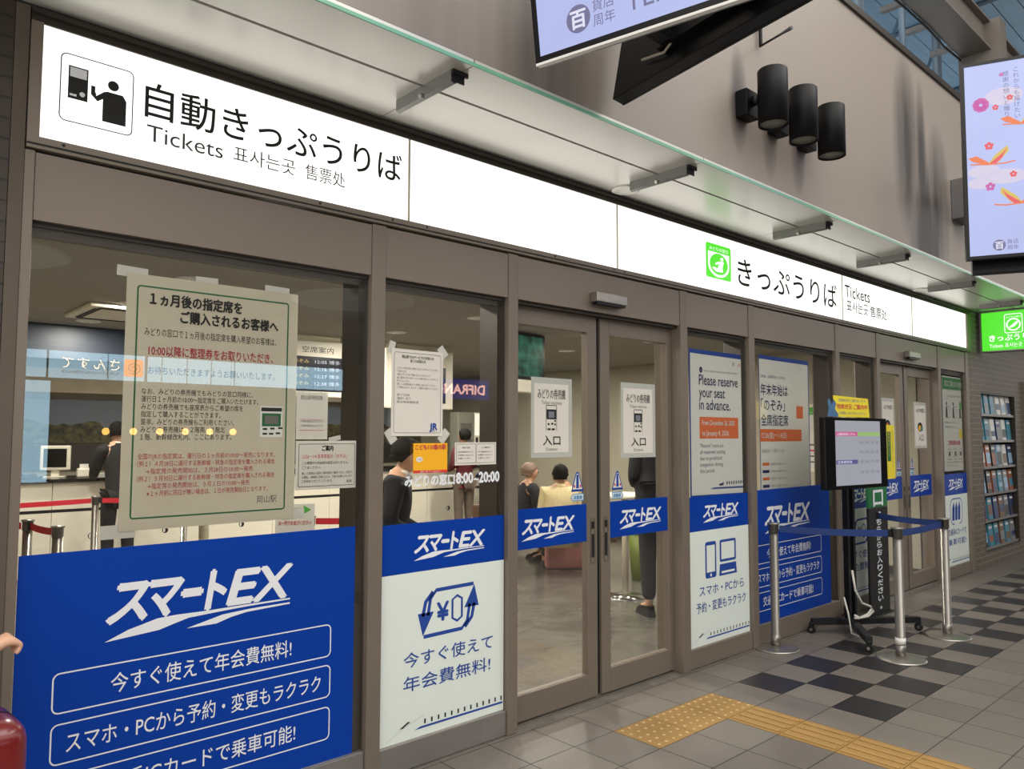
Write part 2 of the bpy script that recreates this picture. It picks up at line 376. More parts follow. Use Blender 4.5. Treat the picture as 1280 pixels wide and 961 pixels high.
def sliding_door(k, a, b):
    d = empty('door_%d' % k, ((a + b) / 2, 0.11, 0), kind='structure'); cx = (a + b) / 2
    mid = 0.0; hw = (b - a) / 2
    for sx, x0, x1 in ((-1, -hw, -0.018), (1, 0.018, hw)):
        m = MB(); st = 0.085
        sl, sr = (0.05, st) if sx < 0 else (st, 0.05)
        m.box(x0, x0 + sl, -0.03, 0.02, 0.012, 2.285, 0, 0.003).box(x1 - sr, x1, -0.03, 0.02, 0.012, 2.285, 0, 0.003)
        m.box(x0 + sl, x1 - sr, -0.03, 0.02, 0.012, 0.150, 0).box(x0 + sl, x1 - sr, -0.03, 0.02, 2.185, 2.285, 0)
        lf = m.build('door_leaf', M['bronze'], d)
        MB().box(x0 + sl, x1 - sr, -0.022, -0.012, 0.15, 2.185).build('glass_pane', M['glass'], lf)
        hx = x1 - 0.042 if sx < 0 else x0 + 0.042
        h = MB(); h.rfill(hx - 0.017, 0.80, hx + 0.017, 1.06, 0.012, -0.0315, 0); h.rfill(hx - 0.011, 0.83, hx + 0.011, 0.97, 0.008, -0.0325, 1); h.rfill(hx - 0.012, 1.0, hx + 0.012, 1.045, 0.008, -0.0325, 1)
        h.frame(hx - 0.017, 0.80, hx + 0.017, 1.06, 0.012, 0.004, -0.034, 2)
        h.build('door_pull', [M['bronze'], M['black'], M['steel']], lf)
    MB().box(-0.0175, 0.0175, -0.012, 0.012, 0.012, 2.285).build('meeting_seal', M['black'], d)
    MB().box(-hw, hw, -0.05, -0.042, 0.0, 0.006).build('floor_track', M['steel'], d)
    return d
sliding_door(1, 2.825, 4.320); sliding_door(2, 7.560, 9.080)

# opposite side of the concourse, seen mirrored in the glass
struct(MB().box(-2.5, 45, -9.6, -9.4, 0, 4.4).build('wall_opposite', pmat('opposite_wall', (122, 112, 98), 0.7)))
struct(MB().box(-2.5, 45, -9.4, -6.1, 3.62, 3.80).build('ceiling', pmat('hall_ceiling', (116, 108, 98), 0.8)))
struct(MB().box(-2.5, 15.5, -9.4, -9.22, 2.86, 3.3).build('trim_%d' % n, pmat('slate_fascia', (52, 66, 84), 0.5))); n += 1
# roof deck and beam over the concourse, clerestory behind the wall
rf = MB()
for k in range(32): rf.box(9.0, 30, 1.0 - 0.24 * k, 1.23 - 0.24 * k, 7.0, 7.05)
rf.box(9.0, 30, -6.6, 1.3, 7.05, 7.1, 1)
for x in (10.6, 13.0, 15.4): rf.box(x, x + 0.08, -6.5, 1.2, 6.97, 6.999, 1)
struct(rf.build('ceiling', [pmat('roof_slats', (120, 146, 166), 0.5), pmat('roof_dark', (60, 72, 82), 0.6)]))
bm_ = MB(); bm_.box(4, 10.2, -0.60, -0.44, 5.621, 5.899, 0).box(4, 10.2, -0.66, -0.38, 5.6, 5.62, 0).box(4, 10.2, -0.66, -0.38, 5.9, 5.92, 0)
for x in (6.3, 7.43, 8.03, 8.70): bm_.box(x - 0.03, x + 0.03, -0.44, -0.16, 5.61, 5.66, 1)
bm_.tube([(4 + 0.5 * i, -0.37 + 0.012 * math.sin(i * 2.2), 5.60 - 0.03 * abs(math.sin(i * 1.3))) for i in range(12)], 0.012, 6, 2)
bm_.box(8.95, 9.15, -0.75, -0.35, 4.75, 5.92, 0)
struct(bm_.build('trim_%d' % n, [pmat('beam_paint', (108, 100, 92), 0.5), pmat('stub_paint', (122, 118, 114), 0.5), M['black']])); n += 1
struct(MB().box(2, 22, 7.5, 8.0, 2.8, 16).build('wall_beyond', pmat('pale_cladding', (136, 164, 188), 0.5, 0, 0.05, 0.6)))
wd = empty('window_7', (8, 0.32, 4.7), kind='structure')
MB().box(-6, 7.5, 0.0, 0.01, 0.0, 3.2).build('glass_pane', glass_mat('clerestory_glass', (0.80, 0.90, 0.97)), wd)
fm = MB()
for x in (-2.5, -1.35, -1.2, 0.0, 0.12, 1.25, 2.3, 2.42, 3.6): fm.box(x - 0.02, x + 0.02, -0.03, 0.03, 0, 3.2)
for z in (0.02, 1.15, 2.2): fm.box(-6, 7.5, -0.03, 0.03, z - 0.02, z + 0.02)
for x in (-1.0, 0.5, 1.6, 2.7): fm.tube([(x, 0.06, 0.6), (x + 0.9, 0.06, 1.9)], 0.022, 6)
fm.build('window_frame', pmat('clerestory_frame', (120, 132, 142), 0.4, 0.3), wd)

# ================================================================== THE LIGHT SIGN OVER THE FRONT
sg = empty('light_box_sign', (5.3, 0.0, 2.55), label='long white illuminated ticket sign running above the whole shop front', cat='sign')
SX, SZ = 5.3, 2.55
m = MB(); m.box(0.508 - SX, 10.15 - SX, -0.012, 0.20, 0.0, 0.042, 0); m.box(0.508 - SX, 10.15 - SX, -0.004, 0.20, 0.450, 0.505, 1); m.box(0.508 - SX, 10.15 - SX, -0.02, 0.20, 0.478, 0.492, 1)
m.box(0.508 - SX, 0.545 - SX, -0.012, 0.20, 0.042, 0.45, 0).box(10.035 - SX, 10.15 - SX, -0.012, 0.20, 0.042, 0.45, 0)
m.box(0.508 - SX, 10.15 - SX, -0.016, 0.0, 0.012, 0.017, 2); m.box(0.545 - SX, 10.035 - SX, 0.09, 0.20, 0.042, 0.45, 2)
for x in (0.62, 1.62, 2.0, 2.2, 3.1, 3.62, 3.72, 4.9, 6.74, 6.84): m.cyl((x - SX, -0.013, 0.03), (x - SX, -0.009, 0.03), 0.006, n=8, mi=2)
m.build('sign_housing', [M['bronze'], M['bronze_d'], M['black']], sg)
seams = [0.545, 2.10, 3.665, 6.785, 8.39, 10.035]
for a, b in zip(seams[:-1], seams[1:]):
    MB().box(a + 0.003 - SX, b - 0.003 - SX, 0.004, 0.02, 0.042, 0.45).build('sign_panel', M['signface'], sg)
for x in seams[1:-1]: MB().box(x - 0.005 - SX, x + 0.005 - SX, -0.0015, 0.004, 0.042, 0.45).build('seam_strip', pmat('seam_cream', (190, 184, 164), 0.5), sg)
T = MB(); Y = -0.0015
T.text('自動きっぷうりば', 0.888 - SX, 2.779 - SZ, 0.150, Y, w=1.166, res=6, bold=0.008)
T.text('Tickets', 0.897 - SX, 2.676 - SZ, 0.092, Y, w=0.292, mi=1, res=4); T.text('표사는곳', 1.232 - SX, 2.684 - SZ, 0.074, Y, w=0.272, mi=1, res=3); T.text('售票处', 1.552 - SX, 2.684 - SZ, 0.074, Y, w=0.197, mi=1, res=3)
T.build('lettering', [M['ink'], pmat('sign_grey', (62, 60, 58), 0.6)], sg); T = MB()
T.text('きっぷうりば', 5.048 - SX, 2.695 - SZ, 0.235, Y, w=1.62, res=6, bold=0.008)
T.text('Tickets', 6.83 - SX, 2.815 - SZ, 0.155, Y, w=0.53, mi=1, res=4, bold=0.008); T.text('표사는곳 售票处', 6.86 - SX, 2.695 - SZ, 0.115, Y, w=0.88, mi=1, res=3, bold=0.010)
T.build('lettering', [M['ink'], pmat('sign_grey', (62, 60, 58), 0.6)], sg)
# ticket machine pictogram
T = MB(); x0, z0 = 0.604 - SX, 2.676 - SZ
T.frame(x0, z0, x0 + 0.24, z0 + 0.245, 0.02, 0.004, Y, 1)
T.rect(x0 + 0.024, z0 + 0.085, x0 + 0.088, z0 + 0.205, Y, 0); T.rect(x0 + 0.029, z0 + 0.165, x0 + 0.083, z0 + 0.20, Y - 0.0008, 2)
T.rect(x0 + 0.03, z0 + 0.095, x0 + 0.052, z0 + 0.103, Y - 0.0008, 2); T.disc(x0 + 0.07, z0 + 0.108, 0.009, 0.009, Y - 0.0008, 2)
T.disc(x0 + 0.172, z0 + 0.172, 0.019, 0.019, Y, 0)
T.flat([(x0 + 0.138, z0 + 0.03), (x0 + 0.218, z0 + 0.03), (x0 + 0.218, z0 + 0.125), (x0 + 0.205, z0 + 0.145), (x0 + 0.15, z0 + 0.145), (x0 + 0.138, z0 + 0.135)], Y, 0)
T.strip([(x0 + 0.15, z0 + 0.135), (x0 + 0.118, z0 + 0.108), (x0 + 0.106, z0 + 0.125)], 0.02, Y - 0.0003, 0); T.rect(x0 + 0.098, z0 + 0.12, x0 + 0.112, z0 + 0.152, Y - 0.0004, 0)
T.build('machine_pictogram', [M['ink'], M['navy'], M['whiteink']], sg)
def green_emblem(T, x0, z0, w, h, y, G=0, W=1, K=2):
    T.rfill(x0, z0, x0 + w, z0 + h, 0.06 * w, y, G)
    T.text('みどりの窓口', x0 + w * 0.5, z0 + h * 0.815, h * 0.115, y - 0.002, w=w * 0.74, mi=W, align='c')
    T.flat([(x0 + w * (0.5 + 0.42 * math.cos(R(a))), z0 + h * (0.40 + 0.35 * math.sin(R(a)))) for a in range(-180, 1, 12)] + [(x0 + w * 0.92, z0 + h * 0.76), (x0 + w * 0.08, z0 + h * 0.76)], y - 0.001, W)
    T.disc(x0 + w * 0.5, z0 + h * 0.43, w * 0.36, h * 0.31, y - 0.0018, G)
    # seated traveller leaning back
    T.disc(x0 + w * 0.62, z0 + h * 0.60, w * 0.065, h * 0.045, y - 0.0026, W)
    T.flat([(x0 + w * a, z0 + h * b) for a, b in ((0.60, 0.55), (0.70, 0.52), (0.64, 0.36), (0.66, 0.22), (0.40, 0.20), (0.22, 0.30), (0.30, 0.33), (0.44, 0.30), (0.50, 0.42))], y - 0.0026, W)
    T.strip([(x0 + w * 0.55, z0 + h * 0.5), (x0 + w * 0.36, z0 + h * 0.42)], w * 0.05, y - 0.0027, W)
T = MB(); green_emblem(T, 4.632 - SX, 2.685 - SZ, 0.325, 0.25, Y); T.build('green_emblem', [M['green_e'], M['white_e'], M['ink']], sg)

# green hanging sign past the far end
gs = empty('hanging_sign', (10.42, -0.05, 2.58), R(-90), 'green illuminated ticket window sign hung under the far canopy end', 'sign')
W, H = 0.62, 0.46      # local x runs towards the concourse
MB().box(0, W, 0.0, 0.14, 0, H, 0, 0.006).box(-0.02, 0.0, -0.01, 0.15, -0.01, H + 0.01, 1).box(W, W + 0.02, -0.01, 0.15, -0.01, H + 0.01, 1).box(0, W, -0.01, 0.15, H, H + 0.012, 1).box(0, W, -0.01, 0.15, -0.012, 0, 1).build('sign_case', [M['green_e'], M['sill']], gs)
T = MB(); T.frame(0.245, 0.20, 0.425, 0.42, 0.02, 0.008, -0.002, 0); T.text('みどりの窓口', 0.335, 0.375, 0.028, -0.002, w=0.15, mi=0, align='c')
T.flat([(0.335 + 0.075 * math.cos(R(a)), 0.295 + 0.075 * math.sin(R(a))) for a in range(0, 360, 12)], -0.002, 0); T.disc(0.335, 0.295, 0.06, 0.06, -0.003, 1)
T.flat([(0.37, 0.335), (0.385, 0.315), (0.345, 0.27), (0.30, 0.255), (0.29, 0.27), (0.325, 0.295)], -0.004, 0)
T.text('きっぷうりば', 0.08, 0.115, 0.085, -0.002, w=0.50, mi=0, bold=0.02); T.text('Tickets 표사는곳 售票处', 0.08, 0.035, 0.06, -0.002, w=0.50, mi=0)
T.build('lettering', [M['white_e'], M['green_e']], gs)
for x in (-0.02, W): MB().box(x, x + 0.02, 0.05, 0.09, H + 0.0125, 0.4795).build('hanger', M['bronze_d'], gs)

# ================================================================== CANOPY FITTINGS
def bracket(x, label):
    o = empty('canopy_bracket', (x, -0.41, 3.06), label=label, cat='bracket', group='steel brackets under the canopy')
    m = MB(); prof = [(-0.03, 0.0), (0.035, 0.0), (0.05, -0.012), (-0.012, -0.058), (-0.03, -0.05)]
    pts = [(p[0], p[1]) for p in prof]
    A = [m.bm.verts.new((p[0], -0.20, p[1])) for p in pts]; B = [m.bm.verts.new((p[0], 0.20, p[1])) for p in pts]
    m.bm.faces.new(A[::-1]); m.bm.faces.new(B)
    for i in range(5): m.bm.faces.new((A[i], A[(i + 1) % 5], B[(i + 1) % 5], B[i]))
    bmesh.ops.recalc_face_normals(m.bm, faces=m.bm.faces)
    m.build('channel', pmat('galvanised', (132, 131, 127), 0.4, 0.5, 0.06, 12), o)
    MB().box(-0.028, 0.036, -0.206, -0.201, -0.05, -0.001).box(-0.03, 0.05, -0.215, -0.206, -0.02, -0.001).build('end_cap', M['black'], o)
    MB().cyl((-0.024, 0.0, -0.045), (-0.045, 0.0, -0.052), 0.010, n=10).build('bolt', M['steel'], o)
for x, l in zip((1.91, 3.56, 5.22, 6.63, 8.27, 9.85), ('nearest canopy bracket, above the first text on the light sign', 'canopy bracket next to a white ringed downlight, above the blank sign panels', 'canopy bracket above the green emblem on the light sign',
        'canopy bracket above the small foreign lettering, fourth from the near end', 'canopy bracket beside the farther ringed downlight', 'farthest canopy bracket, just above the green hanging sign')): bracket(x, l)
def soffit_light(x, y, label):
    o = empty('recessed_light', (x, y, 3.06), label=label, cat='light', group='recessed lights in the canopy')
    MB().lathe([(0.058, 0.0), (0.085, 0.0), (0.085, -0.008), (0.064, -0.012), (0.058, -0.004)], n=32).build('trim_ring', M['white'], o)
    MB().lathe([(0.001, -0.003), (0.057, -0.003), (0.057, -0.0005), (0.001, -0.0005)], n=24).build('lens', M['blackgl'], o)
soffit_light(3.62, -0.105, 'white ringed recessed light in the canopy above the blank sign panel'); soffit_light(8.36, -0.115, 'far white ringed recessed light in the canopy above the foreign lettering')

# three black cylinder lamps on the upper wall
def wall_lamp(x, label):
    o = empty('wall_lamp', (x, -0.70, 3.478), label=label, cat='lamp', group='black cylinder lamps on the upper wall')
    MB().box(-0.065, 0.065, -0.075, 0.0, -0.075, 0.085, 0, 0.006).build('mounting_box', pmat('lamp_black', (7, 7, 8), 0.5, 0, 0.05, 5, spec=0.22), o)
    MB().cyl((0, -0.075, 0.02), (0, -0.12, 0.02), 0.03, n=16).build('arm', M['blackp'], o)
    MB().lathe([(0.001, -0.145), (0.074, -0.145), (0.078, -0.15), (0.078, -0.160), (0.083, -0.160), (0.083, 0.155), (0.079, 0.160), (0.001, 0.160)], at=(0, -0.20, 0), n=40).build('shade', pmat('lamp_black', (7, 7, 8), 0.5, 0, 0.05, 5, spec=0.22), o)
    MB().lathe([(0.001, -0.151), (0.073, -0.151), (0.073, -0.1455), (0.001, -0.1455)], at=(0, -0.20, 0), n=32).build('lens', pmat('frosted_lens', (120, 116, 108), 0.5), o)
for x, l in ((3.96, 'leftmost of the three black cylinder wall lamps above the canopy'), (4.316, 'middle of the three black cylinder wall lamps above the canopy'), (4.682, 'rightmost of the three black cylinder wall lamps above the canopy')): wall_lamp(x, l)
j = empty('junction_box', (7.60, -0.70, 3.67), label='grey metal mounting box on the upper wall behind the portrait screen', cat='box')
MB().box(-0.15, 0.15, -0.17, 0, -0.18, 0.18, 0, 0.006).build('body', pmat('grey_box', (104, 100, 96), 0.5, 0.2), j); MB().box(-0.152, 0.152, -0.176, -0.17, -0.182, 0.182).build('lid', pmat('grey_lid', (110, 106, 101), 0.5, 0.2), j)

# ================================================================== HANGING SCREENS
SCR = pmat('screen_lavender', (178, 188, 236), 0.3, 0, 0.10, 0.9, emit=0.85)
def emi(n, c): return pmat('screen_' + n, c, 0.4, 0, 0.02, 3, emit=0.78)
E_grey, E_pk, E_or, E_rd, E_yl, E_cl, E_w = emi('grey', (112, 108, 150)), emi('pink', (206, 90, 170)), emi('orange', (240, 120, 60)), emi('red', (235, 80, 90)), emi('yellow', (220, 190, 80)), emi('cloud', (216, 208, 232)), emi('white', (230, 232, 250))
def screen(name, loc, rz, tilt, w, h, label):
    o = empty(name, loc, rz, label, 'screen'); o.rotation_euler = (tilt, 0, rz)
    b = MB(); b.box(0, w, 0.012, 0.07, 0, h, 0, 0.004).box(0.25 * w, 0.75 * w, 0.07, 0.11, 0.12 * h, 0.85 * h, 0); b.box(0, w, 0.0, 0.012, 0, 0.022, 0).box(0, w, 0.0, 0.012, h - 0.022, h, 0).box(0, 0.022, 0, 0.012, 0.022, h - 0.022, 0).box(w - 0.022, w, 0, 0.012, 0.022, h - 0.022, 0)
    if name == 'landscape_screen': b.box(0, w, 0.0, 0.03, -0.010, -0.0005, 1)
    b.build('housing', [M['blackgl'], M['white']], o)
    return o
# local x = rightwards on the screen, -y = screen normal
a1 = math.atan2(-0.977, 0.214)
t1 = screen('landscape_screen', (2.084, -0.90, 3.045), a1, R(9), 1.24, 0.72, 'landscape advertising screen hanging above the canopy, lower left corner in view')
MB().box(0.022, 1.218, 0.004, 0.011, 0.022, 0.698).build('display', SCR, t1)
def store_mark(T, x, z, s, y, wide):
    T.disc(x, z, s * 0.5, s * 0.5, y, 0); T.text('百', x, z - s * 0.28, s * 0.72, y - 0.001, mi=2, align='c', bold=0.03)
    T.text('貨店', x + s * 0.6, z + s * 0.08, s * 0.46, y, mi=0); T.text('周年', x + s * 0.6, z - s * 0.44, s * 0.46, y, mi=0)
    T.text('TEN', x + s * 1.95, z - s * 0.36, s * 1.05, y, w=s * 1.75, mi=0); T.text('M', x + s * 3.9, z - s * 0.36, s * 1.05, y, w=s * 0.75, mi=1); T.text('AYA', x + s * 4.8, z - s * 0.36, s * 1.05, y, w=s * 1.9, mi=0)
T = MB(); store_mark(T, 0.205, 0.115, 0.105, 0.0025, 1); T.build('screen_graphics', [E_grey, E_pk, E_w], t1)
# its back-to-back partner, seen from behind
a2 = math.atan2(0.983, 0.183)
wx, wy = 2.79 - 0.183 * 1.31, -0.771 - 0.983 * 1.31
t2 = screen('rear_screen', (wx, wy, 3.125), a2, R(11), 1.31, 0.74, 'black back of the second screen behind the landscape advertising screen')
MB().box(0.022, 1.288, 0.004, 0.011, 0.022, 0.718).build('display', emi('dim', (150, 160, 210)), t2)
MB().tube([(0.62, 0.12, 0.62), (0.66, 0.14, 0.45), (0.74, 0.13, 0.3), (0.80, 0.12, 0.27), (0.86, 0.12, 0.34), (0.84, 0.13, 0.45)], 0.006, 8).tube([(0.80, 0.12, 0.27), (0.86, 0.10, 0.12), (0.95, 0.09, 0.07), (1.1, 0.09, 0.1)], 0.006, 8).build('power_cable', pmat('cable_beige', (196, 188, 172), 0.5), t2)
MB().box(0.4, 1.1, 0.11, 0.14, 0.25, 0.32).box(0.5, 0.56, 0.11, 0.2, 0.1, 0.6).box(0.9, 0.96, 0.11, 0.2, 0.1, 0.6).build('mount_rail', M['blackp'], t2)
hg = empty('mounting_pole', (2.47, -1.42, 3.3), label='dark pipe mount holding the two overhead advertising screens', cat='mount')
MB().cyl((0, 0, 0.1), (0, 0, 1.9), 0.035, n=16).build('pole', M['blackp'], hg); MB().box(-0.14, 0.10, -0.03, 0.03, 0.2, 0.26).box(-0.14, 0.10, -0.03, 0.03, 0.05, 0.11).build('crossbar', M['blackp'], hg)
MB().box(-0.35, 0.35, -0.03, 0.03, 1.9, 1.96).build('top_plate', M['blackp'], hg)
MB().tube([(4.16 - 2.47, -0.72 + 1.42, 1.2), (4.16 - 2.47, -0.72 + 1.42, 0.62), (4.1 - 2.47, -0.95 + 1.42, 0.62)], 0.012, 8).build('stay', M['blackp'], hg)
# portrait screen at right
a3 = math.atan2(-0.918, 0.397)
t3 = screen('portrait_screen', (5.81, -1.30, 2.765), a3, R(1.5), 0.78, 1.36, 'tall portrait advertising screen with orange cranes at the right edge')
MB().box(0.022, 0.758, 0.004, 0.011, 0.022, 1.338).build('display', SCR, t3)
T = MB(); y = 0.0025
for cx, cz, rx, rz in ((0.12, 0.60, 0.14, 0.045), (0.25, 0.55, 0.16, 0.05), (0.1, 0.52, 0.12, 0.04), (0.25, 1.10, 0.15, 0.06)): T.disc(cx, cz, rx * 0.75 if cx > 0.2 else min(rx, cx - 0.025), rz, y, 5)
T.build('screen_clouds', [E_grey, E_pk, E_w, E_or, E_rd, E_cl, E_yl], t3); T = MB(); store_mark(T, 0.195, 0.085, 0.075, y - 0.0008, 0); T.build('store_mark', [E_grey, E_pk, E_w], t3)
SG = [E_grey, E_pk, E_w, E_or, E_rd, E_cl, E_yl]
def flower(cx, cz, r, mi, n=5):
    T = MB()
    for i in range(n):
        t = 2 * math.pi * i / n + 0.3; T.disc(cx + r * 0.6 * math.cos(t), cz + r * 0.6 * math.sin(t), r * 0.42, r * 0.42, y - 0.001, mi, 10)
    T.build('flower', SG, t3)
flower(0.115, 1.06, 0.05, 1, 9); flower(0.20, 1.03, 0.02, 4); flower(0.285, 1.085, 0.02, 4); flower(0.155, 0.77, 0.028, 4); flower(0.29, 0.56, 0.022, 4); flower(0.155, 0.49, 0.03, 1); flower(0.385, 0.84, 0.018, 4); flower(0.24, 1.25, 0.014, 1)
def crane(ox, oz, s, flip=1):
    T = MB()
    P = lambda pts: [(ox + flip * s * a, oz + s * b) for a, b in pts]
    T.flat(P([(-0.5, 0.12), (-0.3, 0.16), (-0.02, -0.05), (0.1, -0.12), (-0.1, -0.12), (-0.4, 0.02)]), y - 0.0012, 3)
    T.flat(P([(-0.02, -0.08), (0.12, 0.12), (0.42, 0.36), (0.46, 0.22), (0.2, -0.08)]), y - 0.0014, 6); T.flat(P([(0.0, -0.08), (0.3, 0.16), (0.42, 0.3), (0.3, 0.05), (0.15, -0.1)]), y - 0.0016, 4)
    T.strip(P([(-0.45, -0.06), (0.05, -0.11), (0.35, -0.12), (0.6, -0.08)]), s * 0.035, y - 0.0017, 3)
    T.build('crane', SG, t3)
crane(0.155, 0.67, 0.25); crane(0.345, 0.92, 0.24); crane(0.33, 0.385, 0.26, -1); crane(0.58, 0.66, 0.26)
T = MB(); T.vtext('感謝の想いと贈り物', 0.265, 1.27, 0.038, y - 0.001, 0); T.vtext('これからも届けたい', 0.325, 1.29, 0.038, y - 0.001, 0)
T.build('lettering', SG, t3)
t4 = screen('rear_screen', (6.36, -1.95, 2.695), a3 + math.pi, R(1.5), 0.76, 1.36, 'black underside of the screen mounted behind the portrait advertising screen')
MB().box(0.022, 0.738, 0.004, 0.011, 0.022, 1.338).build('display', emi('dim', (150, 160, 210)), t4)
MB().cyl((0.0, -0.177, 0.0), (-1.28, -0.80, -0.1), 0.035, n=14).build('arm', M['blackp'], j)

# door sensors
def sensor(x, label):
    o = empty('door_sensor', (x, 0.006, 2.385), label=label, cat='sensor', group='sensors above the sliding doors')
    MB().box(-0.14, 0.14, -0.06, 0, -0.03, 0.03, 0, 0.006).build('housing', M['steel'], o)
    MB().box(-0.13, 0.13, -0.05, -0.01, -0.042, -0.03).build('lens_strip', M['blackgl'], o)
sensor(3.555, 'silver motion sensor on the header above the near sliding doors'); sensor(8.30, 'silver motion sensor on the header above the far sliding doors')

# ================================================================== OPPOSITE SHOPS (mirrored in the glass)
LITB = pmat('lit_panel_blue', (170, 208, 228), 0.5, 0, 0.02, 1, emit=4.2)
for x, l in ((1.28, 'round ceiling lamp of the hall mirrored at the top left of the first window'), (6.05, 'round ceiling lamp of the hall mirrored across the first two windows'), (10.85, 'round ceiling lamp of the hall over the far shops')):
    o = empty('ceiling_lamp', (x, -7.1, 3.62), label=l, cat='lamp', group='round lamps of the hall')
    MB().lathe([(0.001, -0.03), (0.86, -0.03), (0.88, -0.02), (0.88, -0.0005), (0.001, -0.0005)], n=48).build('diffuser', pmat('hall_diffuser', (200, 220, 240), 0.5, 0, 0.0, 1, emit=11.0), o)
    MB().lathe([(0.882, -0.035), (0.92, -0.035), (0.92, -0.0005), (0.882, -0.0005)], n=48).build('rim', M['white'], o)
fs = empty('shop_fascia', (2.1, -9.2, 2.36), R(180), 'pale blue lit shop fascia across the hall, mirrored in the first window', 'sign')
W0 = -0.3                   # local x runs towards -X
for a, b in ((2.1, 2.42), (2.46, 3.72), (3.78, 5.05), (5.08, 6.35), (6.38, 7.1)):
    MB().box(2.1 - b, 2.1 - a, 0.02, 0.08, 0.0, 0.38).build('lit_panel', LITB, fs)
MB().box(2.1 - 7.2, 0.05, 0.08, 0.19, -0.05, 0.45).build('backing', pmat('fascia_grey', (60, 62, 66), 0.5), fs)
T = MB()
for i, ch in enumerate('さんすて'): T.text(ch, 2.1 - 3.30 + 0.205 * i, 0.15, 0.19, 0.016, mi=0, bold=0.03, align='c'); T.text(ch, 2.1 - 3.30 + 0.205 * i, 0.15, 0.19, 0.012, mi=2, align='c')
T.rfill(2.1 - 3.70, 0.06, 2.1 - 3.43, 0.32, 0.03, 0.015, 1)
T.strip([(2.1 - 3.56 + (0.02 + 0.0045 * k) * math.cos(k * 0.55), 0.19 + (0.016 + 0.0036 * k) * math.sin(k * 0.55)) for k in range(22)], 0.010, 0.012, 0)
T.text('SUN STATION TERRACE', 2.1 - 3.36, 0.07, 0.055, 0.012, w=0.75, mi=0)
T.build('lettering', [pmat('fascia_ink', (60, 48, 40), 0.6), pmat('fascia_orange', (250, 140, 40), 0.5, 0, 0, 1, emit=5.0), pmat('fascia_white', (255, 244, 220), 0.5, 0, 0, 1, emit=10)], fs)
st_ = empty('pillar_sign', (2.27, -9.05, 0), R(180), 'tall pale lit column sign across the hall mirrored beside the brick pier', 'sign')
MB().box(-0.18, 0.18, 0.02, 0.12, 0.9, 2.3).build('lit_face', LITB, st_); MB().box(-0.22, 0.22, 0.12, 0.2, 0, 2.34).build('post', M['bronze_d'], st_)
df = empty('shop_sign', (9.75, -9.2, 2.30), R(180), 'blue shop sign with white letters across the hall, mirrored in the second window', 'sign')
MB().box(-0.85, 0.85, 0.02, 0.12, 0, 0.40).build('sign_board', pmat('shop_blue', (40, 40, 150), 0.5, 0, 0, 1, emit=2.0), df)
T = MB(); T.text('DIFRANCE', 0, 0.10, 0.28, 0.016, w=1.45, mi=0, bold=0.03, align='c'); T.build('lettering', pmat('shop_letters', (255, 190, 180), 0.5, 0, 0, 1, emit=6), df)
for k in range(6):
    o = empty('pendant_bulb', (3.05 + 0.36 * k, -8.6, 1.60), label='warm globe bulb hanging in the shop across the hall, mirrored over the landscape poster', cat='lamp', group='row of warm globe bulbs')
    MB().ball((0, 0, 0), 0.05, n=12).build('globe', pmat('warm_bulb', (255, 190, 90), 0.5, 0, 0, 1, emit=9), o); MB().cyl((0, 0, 0.05), (0, 0, 2.02), 0.006, n=6).build('cord', M['black'], o)

# ================================================================== FILMS AND NOTICES ON THE GLASS
GY = 0.0295                              # just in front of the window glass
def TZ(z): return 1.5624 + (z - 1.5624) * 0.9824
def logo(T, x0, z0, w, h, y, mi):        # slanted wordmark with its double swoosh; (x0, z0) foot of the letters
    s = h / 0.80
    for ch, u, gw, gs, gz, bo in (('ス', 0.0, 0.19, 0.98, 0.03, 0.040), ('マ', 0.20, 0.165, 0.98, 0.05, 0.040), ('ー', 0.365, 0.10, 0.98, 0.02, 0.045), ('ト', 0.490, 0.105, 0.98, 0.03, 0.040), ('E', 0.607, 0.185, 1.03, 0.03, 0.032), ('X', 0.755, 0.235, 1.03, 0.03, 0.032)):
        T.text(ch, x0 + w * u, z0 + gz * h, s * gs, y, w=w * gw, mi=mi, bold=bo, shear=0.22, res=3)
    P = lambda pts: [(x0 + w * a, z0 + h * b) for a, b in pts]
    up = P([(-0.01, -0.44), (0.06, -0.26), (0.15, -0.08), (0.24, 0.02), (0.36, 0.0), (0.55, -0.045), (0.98, -0.085)]); dn = P([(0.98, -0.145), (0.70, -0.13), (0.52, -0.16), (0.40, -0.22), (0.25, -0.33)])
    T.flat(P([(-0.01, -0.44), (0.25, -0.345), (0.33, -0.24), (0.40, -0.155), (0.24, -0.05), (0.10, -0.22)]), y, mi)
    T.flat(P([(0.24, -0.05), (0.40, -0.155), (0.55, -0.12), (0.72, -0.09), (0.98, -0.075), (0.98, -0.035), (0.70, -0.035), (0.50, -0.045), (0.33, -0.03)]), y, mi)
    T.flat(P([(0.39, -0.42), (0.55, -0.42), (0.63, -0.31), (0.72, -0.24), (0.98, -0.20), (0.98, -0.155), (0.74, -0.165), (0.58, -0.21)]), y, mi)
def film_root(name, x, label, cat): return empty(name, (x, GY, 0), label=label, cat=cat)
